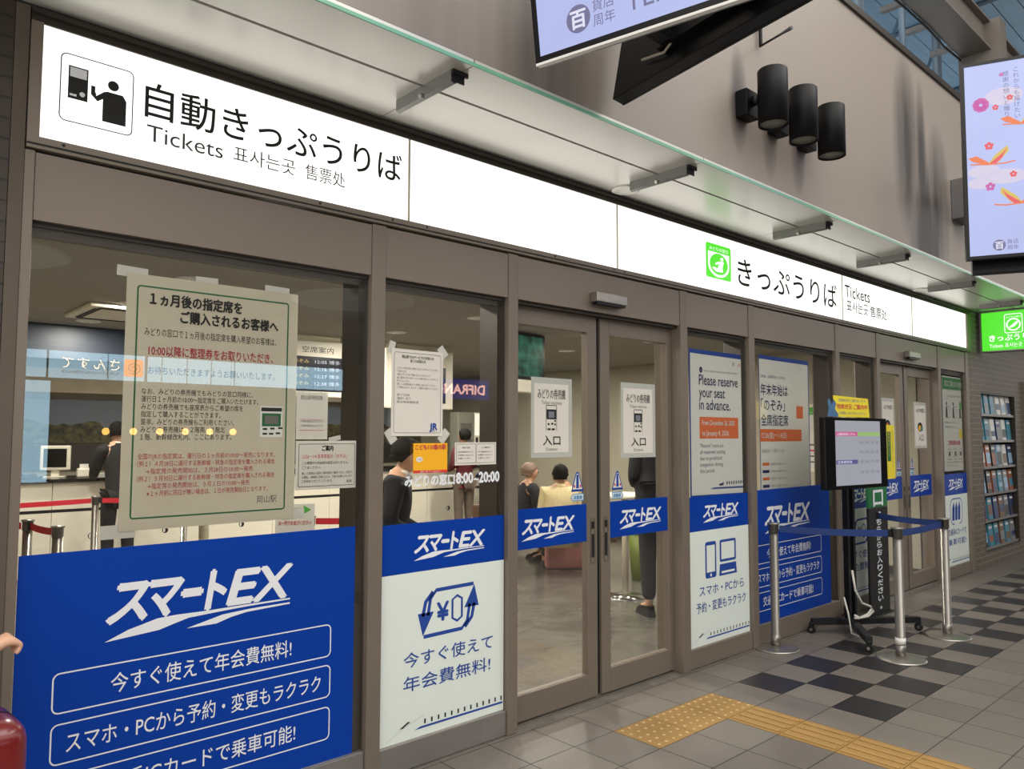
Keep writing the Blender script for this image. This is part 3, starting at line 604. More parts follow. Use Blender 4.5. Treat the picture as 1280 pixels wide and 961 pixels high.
def full_film(x0, w, dx, label):
    o = film_root('window_film', x0, label, 'window film')
    MB().box(0, w, 0, 0.0012, 0.152, TZ(1.141)).build('film', M['blue'], o)
    T = MB(); y = -0.0006
    logo(T, 0.284 + dx, TZ(0.866), 0.722, 0.148, y, 0)
    for (zt, zb, txt, a, b, xs) in ((0.717, 0.579, '今すぐ使えて年会費無料!', 0.303, 1.003, 0), (0.540, 0.403, 'スマホ・PCから予約・変更もラクラク', 0.166, 1.142, 0), (0.359, 0.221, '交通系ICカードで乗車可能!', 0.235, 1.028, 0)):
        T.frame(max(0.118 + dx, 0.012), TZ(zb), 1.187 + dx, TZ(zt), 0.022, 0.005, y, 0)
        a2 = max(a + dx, 0.03); T.text(txt, a2, TZ((zt + zb) / 2) - 0.030, 0.076, y, w=b + dx - a2, mi=0, res=3, bold=0.004)
    T.build('lettering', M['whiteink'], o)
    return o
full_film(0.545, 1.303, 0.0, 'largest blue window film with three outlined slogans in the nearest window')
full_film(5.276, 1.215, -0.135, 'blue window film with three outlined slogans behind the left belt post')
def train_nose(T, x0, z0, w, y, K, B, full=True):
    n = 13
    for i in range(n):
        t = i / (n - 1); T.rect(x0 + w * (0.30 + 0.68 * t), z0 + 0.018, x0 + w * (0.30 + 0.68 * t) + w * 0.014, z0 + 0.040, y, K)
    T.flat([(x0 + w * 0.22, z0), (x0 + w, z0), (x0 + w, z0 + 0.010), (x0 + w * 0.27, z0 + 0.010)], y, B)
    T.flat([(x0 + w * 0.10, z0 + 0.024), (x0 + w * 0.17, z0 + 0.048), (x0 + w * 0.19, z0 + 0.044), (x0 + w * 0.13, z0 + 0.024)], y, K)
    T.strip([(x0, z0 - 0.02), (x0 + w * 0.12, z0 + 0.02), (x0 + w * 0.3, z0 + 0.06)], 0.003, y, 3)
def ic_yen(T, cx, cz, y):
    P = lambda pts: [(cx + a, cz + b) for a, b in pts]
    T.strip(P([(-0.13, -0.01), (-0.115, 0.07), (-0.08, 0.105), (0.155, 0.108)]), 0.018, y, 0); T.strip(P([(-0.16, -0.01), (-0.145, 0.055), (-0.10, 0.10)]), 0.02, y, 0); T.flat(P([(-0.19, 0.005), (-0.095, 0.005), (-0.16, -0.105)]), y, 0)
    T.strip(P([(0.13, 0.01), (0.115, -0.07), (0.08, -0.105), (-0.155, -0.108)]), 0.018, y, 0); T.strip(P([(0.16, 0.01), (0.145, -0.055), (0.10, -0.10)]), 0.02, y, 0); T.flat(P([(0.19, -0.005), (0.095, -0.005), (0.16, 0.105)]), y, 0)
    T.text('¥', cx - 0.075, cz - 0.045, 0.12, y, w=0.07, mi=0, bold=0.03)
    T.strip(P([(0.02, -0.045), (0.02, 0.045), (0.05, 0.062), (0.08, 0.045), (0.08, -0.045), (0.05, -0.062)]), 0.013, y, 0, True)
def ic_phone(T, cx, cz, y):
    T.rfill(cx - 0.20, cz - 0.125, cx - 0.065, cz + 0.125, 0.02, y, 0); T.rect(cx - 0.183, cz - 0.085, cx - 0.082, cz + 0.10, y - 0.0003, 1); T.disc(cx - 0.132, cz - 0.105, 0.011, 0.011, y - 0.0003, 1)
    T.rfill(cx - 0.02, cz - 0.03, cx + 0.19, cz + 0.125, 0.015, y, 0); T.rect(cx + 0.0, cz - 0.012, cx + 0.17, cz + 0.107, y - 0.0003, 1)
    T.flat([(cx - 0.03, cz - 0.125), (cx + 0.20, cz - 0.125), (cx + 0.19, cz - 0.045), (cx - 0.02, cz - 0.045)], y, 0); T.rect(cx - 0.0, cz - 0.11, cx + 0.17, cz - 0.095, y - 0.0003, 1)
def ic_card(T, cx, cz, y):
    T.frame(cx - 0.19, cz - 0.12, cx + 0.19, cz + 0.16, 0.09, 0.012, y, 0)
    for a in (-0.11, -0.02, 0.07): T.flat([(cx + a - 0.03, cz - 0.08), (cx + a + 0.04, cz - 0.08), (cx + a + 0.055, cz + 0.06), (cx + a + 0.03, cz + 0.13), (cx + a - 0.02, cz + 0.06)], y, 0)
    T.flat([(cx - 0.1, cz - 0.14), (cx + 0.12, cz - 0.14), (cx, cz - 0.07)], y - 0.0003, 1)
def half_film(x0, w, icon, l1, l2, label):
    o = film_root('window_film', x0, label, 'window film')
    MB().box(0, w, 0, 0.0012, TZ(0.893), TZ(1.131)).build('blue_band', M['blue'], o)
    MB().box(0, w, 0, 0.0012, 0.130, TZ(0.893) - 0.001).build('white_panel', M['film'], o, None)
    T = MB(); logo(T, 0.19 * w / 0.75, TZ(0.985), 0.58 * w, 0.085, -0.0006, 0); T.build('logo', M['whiteink'], o)
    T = MB(); y = -0.0006; icon(T, w * 0.53, TZ(0.683), y)
    T.text(l1, w * 0.18, TZ(0.447), 0.076, y, w=w * 0.72, mi=0, res=3, bold=0.005); T.text(l2, w * 0.18 if len(l2) < 8 else w * 0.13, TZ(0.335), 0.076, y, w=w * (0.70 if len(l2) < 8 else 0.80), mi=0, res=3, bold=0.005)
    train_nose(T, w * 0.06, 0.165, w * 0.93, y, 2, 0)
    T.build('lettering', [M['bluei'], M['film'], M['ink'], pmat('pale_grey_ink', (196, 204, 198), 0.6)], o)
    return o
half_film(1.98, 0.770, ic_yen, '今すぐ使えて', '年会費無料!', 'white window film with a yen symbol between curved arrows, left of the near doors')
half_film(4.405, 0.780, ic_phone, 'スマホ・PCから', '予約・変更もラクラク', 'white window film with phone and laptop symbols, right of the near doors')
half_film(6.705, 0.770, ic_yen, '今すぐ使えて', '年会費無料!', 'white window film with yen symbol partly hidden behind the wheeled display stand')
half_film(9.165, 0.795, ic_card, '交通系ICカードで', '乗車可能!', 'white window film with card symbol in the farthest narrow window')
DY = 0.0855
def door_band(x0, x1, xl, wl, label):
    o = empty('door_band', (x0, DY, 0), label=label, cat='window film')
    MB().box(0, x1 - x0, 0, 0.0012, 0.930, 1.152).build('band', M['blue'], o)
    T = MB(); logo(T, xl - x0, 1.012, wl, 0.085, -0.0006, 0); T.build('logo', M['whiteink'], o)
door_band(2.878, 3.463, 2.936, 0.425, 'blue slogan band across the left leaf of the near doors'); door_band(3.665, 4.268, 3.775, 0.425, 'blue slogan band across the right leaf of the near doors')
door_band(7.613, 8.222, 7.70, 0.42, 'blue slogan band across the left leaf of the far doors'); door_band(8.405, 9.028, 8.52, 0.42, 'blue slogan band across the right leaf of the far doors')

def sheet(name, px, Y, mat, label, cat='notice', thick=0.0015):
    X0, Z0, X1, Z1 = fr(*px, Y)
    o = MB().box(0, X1 - X0, 0, thick, 0, Z1 - Z0).build(name, mat, loc=(X0, Y, Z0)); tag(o, label, cat)
    return o, X1 - X0, Z1 - Z0
def printing(T, mats, o): return T.build('printing', mats, o)
def lines(T, txts, x, z, size, pitch, y, w, mi, bold=0):
    for i, (t, f) in enumerate(txts): T.text(t, x, z - i * pitch, size, y, w=w * f, mi=mi, bold=bold)
def tape(T, x, z, w, h, ang, y, mi):
    c, s_ = math.cos(R(ang)), math.sin(R(ang)); T.flat([(x + a * c - b * s_, z + a * s_ + b * c) for a, b in ((-w / 2, -h / 2), (w / 2, -h / 2), (w / 2, h / 2), (-w / 2, h / 2))], y, mi)
BY = 0.045                               # on the room side of the glass
def tapes(o, lst, y):
    for (x, z, w, h, ang) in lst:
        T = MB(); tape(T, x, z, w, h, ang, y, 0); T.build('tape', M['tape'], o)
# large notice
o, w, h = sheet('large_notice', (159, 340, 367, 648), BY, pmat('notice_paper', (200, 190, 168), 0.7, 0, 0.03, 3), 'largest paper notice with a green border taped inside the nearest window', thick=0.002)
T = MB(); y = -0.0008; T.frame(0.04, 0.045, w - 0.045, h - 0.045, 0.01, 0.006, y, 0)
T.text('１ヵ月後の指定席を', 0.085, h * 0.888, 0.052, y, w=0.36, mi=1, bold=0.035); T.text('ご購入されるお客様へ', 0.20, h * 0.825, 0.052, y, w=0.405, mi=1, bold=0.035)
T.text('みどりの窓口で１ヵ月後の指定席を購入希望のお客様は、', 0.068, h * 0.762, 0.034, y, w=0.53, mi=1)
T.text('10:00以降に整理券をお取りいただき、', 0.085, h * 0.685, 0.044, y, w=0.50, mi=2, bold=0.008); T.text('お待ちいただきますようお願いいたします。', 0.085, h * 0.61, 0.034, y, w=0.51, mi=1)
lines(T, (('なお、みどりの券売機でもみどりの窓口同様に、', 0.95), ('運行日１ヶ月前の10:00～指定席をご購入いただけます。', 1.0), ('みどりの券売機でも座席表からご希望の席を', 0.86), ('指定して購入することができます。', 0.66), ('是非、みどりの券売機もご利用ください。', 0.78), ('みどりの券売機は、２階南、２階北', 0.70), ('１階、新幹線改札内、ここにあります。', 0.76)), 0.065, h * 0.530, 0.026, h * 0.030, y, 0.46, 1)
lines(T, (('全国のJRの指定席は、運行日の１ヶ月前の10:00～発売になります。', 1.0), ('（例１）４月28日に運行する新幹線・特急の指定席を購入される場合', 1.0)), 0.058, h * 0.275, 0.024, h * 0.029, y, 0.545, 2)
lines(T, (('→指定席の発売開始は、３月28日の10:00～発売', 1.0),), 0.088, h * 0.217, 0.024, h * 0.03, y, 0.42, 2)
lines(T, (('（例２）９月30日に運行する新幹線・特急の指定席を購入される場合', 1.0),), 0.058, h * 0.188, 0.024, h * 0.03, y, 0.545, 2)
lines(T, (('→指定席の発売開始は、９月１日の10:00～発売', 1.0), ('※１ヶ月前に同日が無い場合は、１日が発売開始日となります。', 1.2)), 0.095, h * 0.159, 0.024, h * 0.029, y, 0.40, 2)
T.text('岡山駅', 0.53, h * 0.080, 0.034, y, w=0.085, mi=3)
mx, mz = 0.535, h * 0.36
T.rect(mx, mz, mx + 0.10, mz + 0.13, y, 4); T.rect(mx + 0.004, mz + 0.108, mx + 0.096, mz + 0.124, y - 0.0003, 1); T.rect(mx + 0.008, mz + 0.045, mx + 0.092, mz + 0.10, y - 0.0003, 0); T.rect(mx + 0.02, mz + 0.055, mx + 0.08, mz + 0.09, y - 0.0006, 3)
for a, b in ((0.012, 0.03), (0.045, 0.032), (0.08, 0.034), (0.012, 0.01), (0.04, 0.01), (0.07, 0.012)): T.rect(mx + a, mz + b, mx + a + 0.02, mz + b + 0.008, y - 0.0003, 1)
printing(T, [M['green'], M['ink'], M['dred'], M['greyink'], M['white']], o)
tapes(o, ((0.02, h + 0.004, 0.11, 0.04, -2), (0.30, h + 0.002, 0.09, 0.04, 1), (0.60, h + 0.004, 0.11, 0.04, -1), (0.0, 0.0, 0.12, 0.05, 0), (w, 0.02, 0.1, 0.045, 0)), 0.0028)
o, w, h = sheet('small_notice', (371, 489, 409, 549), BY, M['warmpaper'], 'small warm white paper with fine red lines, right of the largest notice')
T = MB(); T.text('岡山駅時刻表', 0.02, h * 0.84, 0.022, y, w=w * 0.7, mi=0); lines(T, (('ご利用の時刻は次のとおりです', 1),) * 2, 0.02, h * 0.36, 0.012, 0.02, y, w * 0.72, 1); T.strip([(0.015, h * 0.19), (w - 0.015, h * 0.19)], 0.002, y, 2); T.strip([(0.015, h * 0.42), (w - 0.03, h * 0.42)], 0.001, y, 2); printing(T, [M['greyink'], M['greyink'], M['red']], o)
o, w, h = sheet('guide_notice', (370, 551, 446, 609), BY, M['warmpaper'], 'small landscape paper notice with black border and one red line, low beside the largest notice')
T = MB(); T.frame(0.014, 0.014, w - 0.014, h - 0.014, 0.003, 0.002, y, 0); T.text('ご案内', w / 2, h * 0.80, 0.026, y, w=0.055, mi=0, align='c', bold=0.03)
T.text('12/26～1/4 年末年始の「のぞみ」', 0.03, h * 0.64, 0.022, y, w=w * 0.72, mi=1); lines(T, (('この期間中の自由席の設定はありません。', 1.0), ('ご了承ください。', 0.4)), 0.03, h * 0.52, 0.014, 0.020, y, w * 0.75, 0)
lines(T, (('詳しくは係員または駅のご案内放送をご確認ください。お急ぎの', 1.0), ('お客様は、券売機をご利用ください。ご協力をお願いいたします。', 1.0), ('ご利用ありがとうございます。', 0.6)), 0.03, h * 0.31, 0.013, 0.017, y, w * 0.82, 0); T.text('駅長', w * 0.82, h * 0.12, 0.014, y, mi=0); printing(T, [M['ink'], M['red']], o)
tapes(o, ((w * 0.62, h + 0.01, 0.06, 0.02, 12),), 0.0025)
# second window
FY = 0.0275
o, w, h = sheet('rail_notice', (490, 435, 553, 545), FY, M['warmpaper'], 'portrait paper notice with rail company mark, taped by four corners left of the near doors')
T = MB(); T.frame(0.014, 0.016, w - 0.014, h - 0.016, 0.01, 0.002, y, 0); T.text('岡山駅でのサービスのお知らせ', w / 2, h * 0.90, 0.017, y, w=w * 0.62, mi=0, align='c', bold=0.02); T.text('終了のお知らせ', w / 2, h * 0.855, 0.017, y, w=w * 0.3, mi=0, align='c', bold=0.02)
lines(T, (('いつもＪＲ西日本をご利用いただき、ありがとうございます。', 1.0), ('下記のとおり', 0.22), ('平素よりサービスをご利用いただいておりましたが', 0.8), ('誠に勝手ながら本サービスの取り扱いにつきまして', 1.0), ('終了いたします。', 0.3), ('詳しくは駅係員までお問い合わせください。', 0.95), ('ご不便をおかけしますが、ご理解をお願いいたします。', 1.0)), 0.03, h * 0.77, 0.012, h * 0.037, y, w * 0.80, 1)
lines(T, (('終了日時', 0.3), ('（最終）終了', 0.33), ('西日本旅客鉄道', 0.52)), 0.03, h * 0.46, 0.013, h * 0.04, y, w * 0.8, 1); T.text('JR', w * 0.74, h * 0.075, 0.045, y, w=0.045, mi=2, bold=0.05); T.text('西日本', w * 0.75, h * 0.052, 0.010, y, mi=2); printing(T, [M['greyink'], M['greyink'], M['bluei']], o)
tapes(o, ((0.0, h + 0.005, 0.06, 0.035, 75), (w, h + 0.003, 0.06, 0.04, -50), (0.0, 0.0, 0.07, 0.045, -55), (w + 0.01, 0.0, 0.07, 0.045, 50)), 0.0022)
o, w, h = sheet('yellow_notice', (517, 554, 559, 590), FY, M['amber'], 'small bright yellow card with red lettering, stuck under the rail notice', 'card')
T = MB(); T.text('こども110番の駅', w / 2, h * 0.80, 0.027, y, w=w * 0.9, mi=0, align='c', bold=0.03); T.rect(0, 0, w, h * 0.09, y, 1); T.disc(w * 0.17, h * 0.46, w * 0.10, h * 0.09, y, 2); T.text('この駅', w * 0.17, h * 0.43, 0.012, y - 0.0003, w=w * 0.13, mi=0, align='c')
T.text('駅に来てください', w / 2, h * 0.02, 0.010, y - 0.0003, w=w * 0.6, mi=2, align='c'); printing(T, [M['red'], pmat('card_red', (214, 50, 44), 0.6), M['white']], o)
o, w, h = sheet('twin_notice', (569, 553, 620, 580), FY, M['warmpaper'], 'small landscape sheet of two framed white notices beside the yellow card')
T = MB()
for x0, tt in ((0.008, 'お客様へのお願い'), (w * 0.51, 'ご案内')):
    T.frame(x0, 0.01, x0 + w * 0.46, h - 0.008, 0.003, 0.0015, y, 0); T.text(tt, x0 + w * 0.23, h * 0.74, 0.010, y, mi=0, align='c', w=w * 0.2); lines(T, (('窓口の営業時間が変わりました', 1), ('お間違いのないよう', 1), ('お願いします', 0.8)), x0 + 0.012, h * 0.55, 0.009, 0.016, y, w * 0.36, 0)
printing(T, [M['ink']], o)
T = MB(); yy = 0
T.text('みどりの窓口', 2.115, 1.318, 0.058, 0, w=0.30, mi=0, bold=0.04); T.text('8:00', 2.427, 1.318, 0.075, 0, w=0.108, mi=0, bold=0.04); T.text('~', 2.542, 1.318, 0.06, 0, w=0.03, mi=0, bold=0.03); T.text('20:00', 2.577, 1.318, 0.075, 0, w=0.138, mi=0, bold=0.04)
tag(T.build('opening_hours', M['whiteink'], loc=(0, 0.0295, 0)), 'white vinyl opening hours lettering on the glass above the yen film', 'lettering')
# near doors
def entrance_notice(name, px, label, lam=True):
    X0, Z0, X1, Z1 = fr(*px, 0.0855)
    o = empty(name, (X0, 0.0855, Z0), label=label, cat='notice'); w, h = X1 - X0, Z1 - Z0
    MB().box(0, w, 0, 0.0012, 0, h).build('plastic_sleeve', M['laminate'], o); MB().box(0.022, w - 0.03, -0.001, -0.0001, 0.028, h - 0.035).build('paper', M['warmpaper'], o)
    return o, w, h
for px, l in (((664, 470.5, 715, 571), 'laminated entrance notice on the left leaf of the near doors'), ((776, 477.5, 819.5, 571), 'laminated entrance notice on the right leaf of the near doors')):
    o, w, h = entrance_notice('entrance_notice', px, l); cx = w / 2 - 0.004; y = -0.0018
    T = MB(); T.text('みどりの券売機', cx, h * 0.745, 0.062, y, w=w * 0.68, mi=0, align='c', bold=0.012); T.text('Ticket machine', cx, h * 0.665, 0.030, y, w=w * 0.5, mi=0, align='c')
    mx, mz = cx - 0.045, h * 0.38
    T.frame(mx, mz + 0.10, mx + 0.085, mz + 0.125, 0.002, 0.004, y, 1); T.rect(mx + 0.003, mz + 0.045, mx + 0.082, mz + 0.098, y, 1); T.rect(mx + 0.018, mz + 0.053, mx + 0.066, mz + 0.09, y - 0.0003, 2); T.strip([(mx, mz - 0.02), (mx, mz + 0.12)], 0.003, y, 1); T.strip([(mx + 0.085, mz - 0.02), (mx + 0.085, mz + 0.12)], 0.003, y, 1)
    for a, b, c in ((0.012, 0.012, 0.014), (0.04, 0.014, 0.018), (0.066, 0.03, 0.012), (0.066, 0.01, 0.012), (0.01, -0.018, 0.026), (0.044, -0.018, 0.026)): T.rect(mx + a, mz + b, mx + a + c, mz + b + 0.011, y, 1)
    T.text('入口', cx, h * 0.165, 0.060, y, w=w * 0.42, mi=1, align='c', bold=0.016); T.text('Entrance', cx, h * 0.085, 0.028, y, w=w * 0.27, mi=0, align='c')
    T.build('printing', [M['greyink'], M['ink'], pmat('grey_screen', (120, 122, 130), 0.5)], o)
def door_sticker(x, z, s, flip, label):
    o = empty('door_sticker', (x, 0.0855, z), label=label, cat='sticker')
    T = MB(); T.flat([(-0.055 * s, 0.0), (0.055 * s, 0.0), (0.012 * s, 0.115 * s), (-0.012 * s, 0.115 * s)], 0.0, 1); T.flat([(-0.044 * s, 0.006 * s), (0.044 * s, 0.006 * s), (0.008 * s, 0.105 * s), (-0.008 * s, 0.105 * s)], -0.0004, 0)
    T.flat([(-0.012 * s, 0.02 * s), (0.012 * s, 0.02 * s), (0.009 * s, 0.10 * s), (-0.009 * s, 0.10 * s)], -0.0008, 1); T.rect(-0.044 * s, 0.006 * s, 0.044 * s, 0.014 * s, -0.0008, 1); T.disc(-0.026 * s, 0.032 * s, 0.007, 0.009, -0.0009, 2); T.disc(0.026 * s, 0.032 * s, 0.007, 0.009, -0.0009, 2); T.build('triangle', [M['white'], M['bluei'], M['red']], o)
    T = MB(); f = flip; T.flat([(f * a * s, b * s) for a, b in ((-0.055, -0.055), (-0.055, -0.012), (0.04, -0.012), (0.06, -0.034), (0.04, -0.055))], 0.0, 1); T.flat([(f * a * s, b * s) for a, b in ((-0.05, -0.05), (-0.05, -0.017), (0.037, -0.017), (0.052, -0.034), (0.037, -0.05))], -0.0004, 0); T.text('自動扉', -0.004 * f, -0.043 * s, 0.025 * s, -0.0008, w=0.07 * s, mi=1, align='c', bold=0.03); T.build('arrow', [M['white'], M['sky']], o)
door_sticker(3.385, 1.228, 1.0, -1, 'blue and white automatic door sticker by the pull of the near left leaf'); door_sticker(3.752, 1.222, 1.0, 1, 'blue and white automatic door sticker by the pull of the near right leaf')
door_sticker(8.15, 1.215, 1.0, -1, 'automatic door sticker on the left leaf of the far doors'); door_sticker(8.50, 1.215, 1.0, 1, 'automatic door sticker on the right leaf of the far doors')
# posters either side of the post right of the near doors
o, w, h = sheet('reservation_poster', (861, 435, 932, 619.5), BY, M['bluei'], 'English poster asking travellers to reserve seats, beside the near doors', 'poster', 0.002)
w = 0.745; T = MB(); y = -0.0008
T.flat([(0.012, 0.035), (w - 0.02, 0.025), (w - 0.025, h - 0.035), (0.012, h - 0.03)], y, 0); y -= 0.0004
T.disc(0.14, h * 0.865, 0.02, 0.022, y, 1); T.text('i', 0.14, h * 0.855, 0.03, y - 0.0003, mi=0, align='c'); T.text('Notice for customers using the Tokaido and Sanyo Shinkansen', 0.175, h * 0.856, 0.022, y, w=0.44, mi=2)
for i, (t, ww) in enumerate((('Please reserve', 0.50), ('your seat', 0.325), ('in advance.', 0.395))): T.text(t, 0.115, h * (0.765 - 0.083 * i), 0.105, y, w=ww, mi=1, bold=0.010, res=3)
T.rect(0.115, h * 0.405, 0.615, h * 0.55, y, 3); T.text('From December 26, 2025', 0.145, h * 0.495, 0.052, y - 0.0003, w=0.42, mi=0, bold=0.012); T.text('to January 4, 2026', 0.145, h * 0.425, 0.052, y - 0.0003, w=0.34, mi=0, bold=0.012)
lines(T, (('"Nozomi" trains are', 0.93), ('all reserved seating', 1.0), ('due to predicted', 0.86), ('congestion during', 0.9), ('this period.', 0.58)), 0.115, h * 0.345, 0.040, h * 0.042, y, 0.32, 1)
def bullet_train(T, x0, z0, w, y, W, K, B):
    T.flat([(x0, z0), (x0 + w, z0 - 0.004), (x0 + w, z0 + 0.085), (x0 + w * 0.55, z0 + 0.07), (x0 + w * 0.3, z0 + 0.045), (x0 + w * 0.1, z0 + 0.02)], y, W)
    T.flat([(x0 + w * 0.22, z0 + 0.02), (x0 + w, z0 + 0.012), (x0 + w, z0 + 0.024), (x0 + w * 0.3, z0 + 0.03)], y - 0.0003, B); T.flat([(x0 + w * 0.40, z0 + 0.05), (x0 + w * 0.50, z0 + 0.062), (x0 + w * 0.50, z0 + 0.042), (x0 + w * 0.42, z0 + 0.038)], y - 0.0003, K)
    for i in range(9): T.rect(x0 + w * (0.56 + 0.05 * i), z0 + 0.045, x0 + w * (0.585 + 0.05 * i), z0 + 0.066, y - 0.0003, K)
bullet_train(T, 0.10, 0.05, w - 0.13, y - 0.0002, 0, 1, 4); T.text('JR', w - 0.20, h * 0.915, 0.035, y, mi=1); T.text('JR', w - 0.12, h * 0.915, 0.035, y, mi=3)
printing(T, [M['white'], M['navy'], M['greyink'], M['orange'], M['bluei']], o)
o, w, h = sheet('holiday_poster', (948, 443, 1014, 620), BY, M['bluei'], 'Japanese year end holiday poster with an orange date bar, behind the left belt post', 'poster', 0.002)
T = MB(); y = -0.0008; T.flat([(0.005, 0.02), (w - 0.015, 0.02), (w - 0.015, h - 0.035), (0.005, h - 0.03)], y, 0); y -= 0.0004
T.text('東海道・山陽新幹線からのお知らせ', 0.03, h * 0.845, 0.028, y, w=0.38, mi=1)
for i, t in enumerate(('年末年始は', '「のぞみ」', '全席指定席')): T.text(t, 0.02, h * (0.73 - 0.105 * i), 0.098, y, w=0.42 if i != 1 else 0.37, mi=1, bold=0.012, res=3)
T.rect(0.0, h * 0.405, w * 0.82, h * 0.49, y, 2); T.text('12.26(金)～1.4(日)', 0.02, h * 0.43, 0.055, y - 0.0003, w=0.39, mi=0, bold=0.012)
T.text('全席指定席として運行いたします。', 0.02, h * 0.33, 0.030, y, w=0.36, mi=3)
for i in range(4): T.rect(0.03, h * (0.24 - 0.05 * i), 0.13, h * (0.26 - 0.05 * i), y, 2 if i % 2 == 0 else 1); T.text('運行期間中の自由席はありません', 0.15, h * (0.242 - 0.05 * i), 0.02, y, w=0.26, mi=3)
T.rect(w * 0.72, h * 0.57, w * 0.86, h * 0.66, y, 2); printing(T, [M['white'], M['navy'], M['orange'], M['greyink']], o)
# far doors and farthest window
o, w, h = entrance_notice('entrance_notice', (1101.5, 497, 1119, 559), 'laminated entrance notice with a small picture on the left leaf of the far doors'); T = MB(); y = -0.0018
def far_print(T, w, h, y):
    T.text('みどりの窓口', w / 2, h * 0.78, 0.05, y, w=w * 0.65, mi=0, align='c', bold=0.01); T.disc(w * 0.45, h * 0.46, w * 0.2, h * 0.10, y, 1); T.disc(w * 0.42, h * 0.44, w * 0.10, h * 0.06, y - 0.0003, 2); T.disc(w * 0.58, h * 0.42, w * 0.10, h * 0.05, y - 0.0004, 3); T.text('入口', w / 2, h * 0.17, 0.08, y, w=w * 0.4, mi=0, align='c', bold=0.01)
far_print(T, w, h, y); T.build('printing', [M['greyink'], M['ink'], M['orange'], pmat('teal_ink', (60, 120, 130), 0.6)], o)
o, w, h = entrance_notice('entrance_notice', (1142, 502, 1159, 560), 'laminated entrance notice with a small picture on the right leaf of the far doors'); T = MB(); far_print(T, w, h, y); T.build('printing', [M['greyink'], M['ink'], M['amber'], MATS['teal_ink']], o)
o, w, h = sheet('guidance_poster', (1177, 469, 1209, 587), BY, M['white'], 'tall white poster with green heading in the farthest narrow window', 'poster', 0.002)
w = 0.72; T = MB(); y = -0.0008; T.rect(0.01, h * 0.86, w - 0.01, h * 0.985, y, 0); T.text('窓口ご案内までの流れ', w / 2, h * 0.895, 0.075, y - 0.0003, w=w * 0.8, mi=1, align='c', bold=0.02); T.text('みどりの窓口をご利用のお客様へ', w / 2, h * 0.78, 0.03, y, w=w * 0.6, mi=2, align='c')
for a in (0.12, 0.42, 0.72):
    T.flat([(w * a, h * 0.56), (w * a + 0.06, h * 0.56), (w * a + 0.05, h * 0.66), (w * a + 0.03, h * 0.69), (w * a + 0.01, h * 0.66)], y, 3); T.disc(w * a + 0.03, h * 0.71, 0.02, 0.02, y, 3); T.frame(w * a + 0.05, h * 0.56, w * a + 0.12, h * 0.68, 0.005, 0.006, y, 2)
T.rect(w * 0.74, h * 0.66, w * 0.92, h * 0.735, y - 0.0004, 4); T.rect(w * 0.68, h * 0.34, w * 0.93, h * 0.44, y, 5)
lines(T, (('番号札をお取りになり、お待ちください', 1), ('番号が表示されましたら窓口へ', 0.9)), w * 0.08, h * 0.50, 0.028, h * 0.045, y, w * 0.55, 2); T.text('ご利用の際のお願い', w * 0.16, h * 0.275, 0.06, y, w=w * 0.6, mi=6, bold=0.02)
for a in (0.16, 0.42, 0.66): T.frame(w * a, h * 0.12, w * a + 0.10, h * 0.23, 0.006, 0.006, y, 2); T.disc(w * a + 0.05, h * 0.18, 0.025, 0.03, y, 3)
lines(T, (('お手続きの内容により順番が前後することがあります', 1), ('ご了承ください', 0.5)), w * 0.08, h * 0.085, 0.024, h * 0.035, y, w * 0.8, 2)
printing(T, [pmat('heading_green', (60, 150, 80), 0.6), M['white'], M['greyink'], M['ink'], M['lgreen'], M['yellow'], M['red']], o)

# ================================================================== TACTILE PAVING
tb = pmat('tactile_yellow', (150, 116, 62), 0.6, 0, 0.08, 40); td = pmat('tactile_dot', (190, 162, 108), 0.6, 0, 0.05, 20)
for i, l in enumerate(('dotted yellow tactile paving tile nearest the camera in the row before the doors', 'dotted yellow tactile paving tile in the middle of the row before the doors', 'dotted yellow tactile paving tile farthest along the row before the doors')):
    x0 = XT + PT * i; y1 = YT - PT
    m = MB(); m.box(g, PT - g, -PT + g, -g, -0.004, 0.001, 0)
    for a in range(5):
        for b in range(5): m.lathe([(0.011, 0.0), (0.0085, 0.004), (0.001, 0.0045)], at=(0.032 + 0.06 * a, -0.032 - 0.06 * b, 0.001), n=10, mi=1)
    tag(m.build('tactile_tile', [tb, td], loc=(x0, y1, 0)), l, 'paving tile', 'dotted tactile tiles')
for j, l in enumerate(('ribbed yellow tactile tile touching the dotted row', 'ribbed yellow tactile tile second from the dotted row', 'ribbed yellow tactile tile third from the dotted row, at the lower frame edge', 'ribbed yellow tactile tile below the frame edge', 'ribbed yellow tactile tile farther out on the guide strip')):
    x0 = XT + PT * 2; y1 = YT - PT * (2 + j)
    m = MB(); m.box(g, PT - g, -PT + g, -g, -0.004, 0.001, 0)
    for a in range(4): m.box(0.028 + 0.07 * a, 0.056 + 0.07 * a, -PT + 0.012, -0.012, 0.001, 0.005, 1, 0.002)
    tag(m.build('tactile_tile', [tb, pmat('tactile_bar', (156, 122, 68), 0.6, 0, 0.06, 20)], loc=(x0, y1, 0)), l, 'paving tile', 'ribbed tactile tiles')

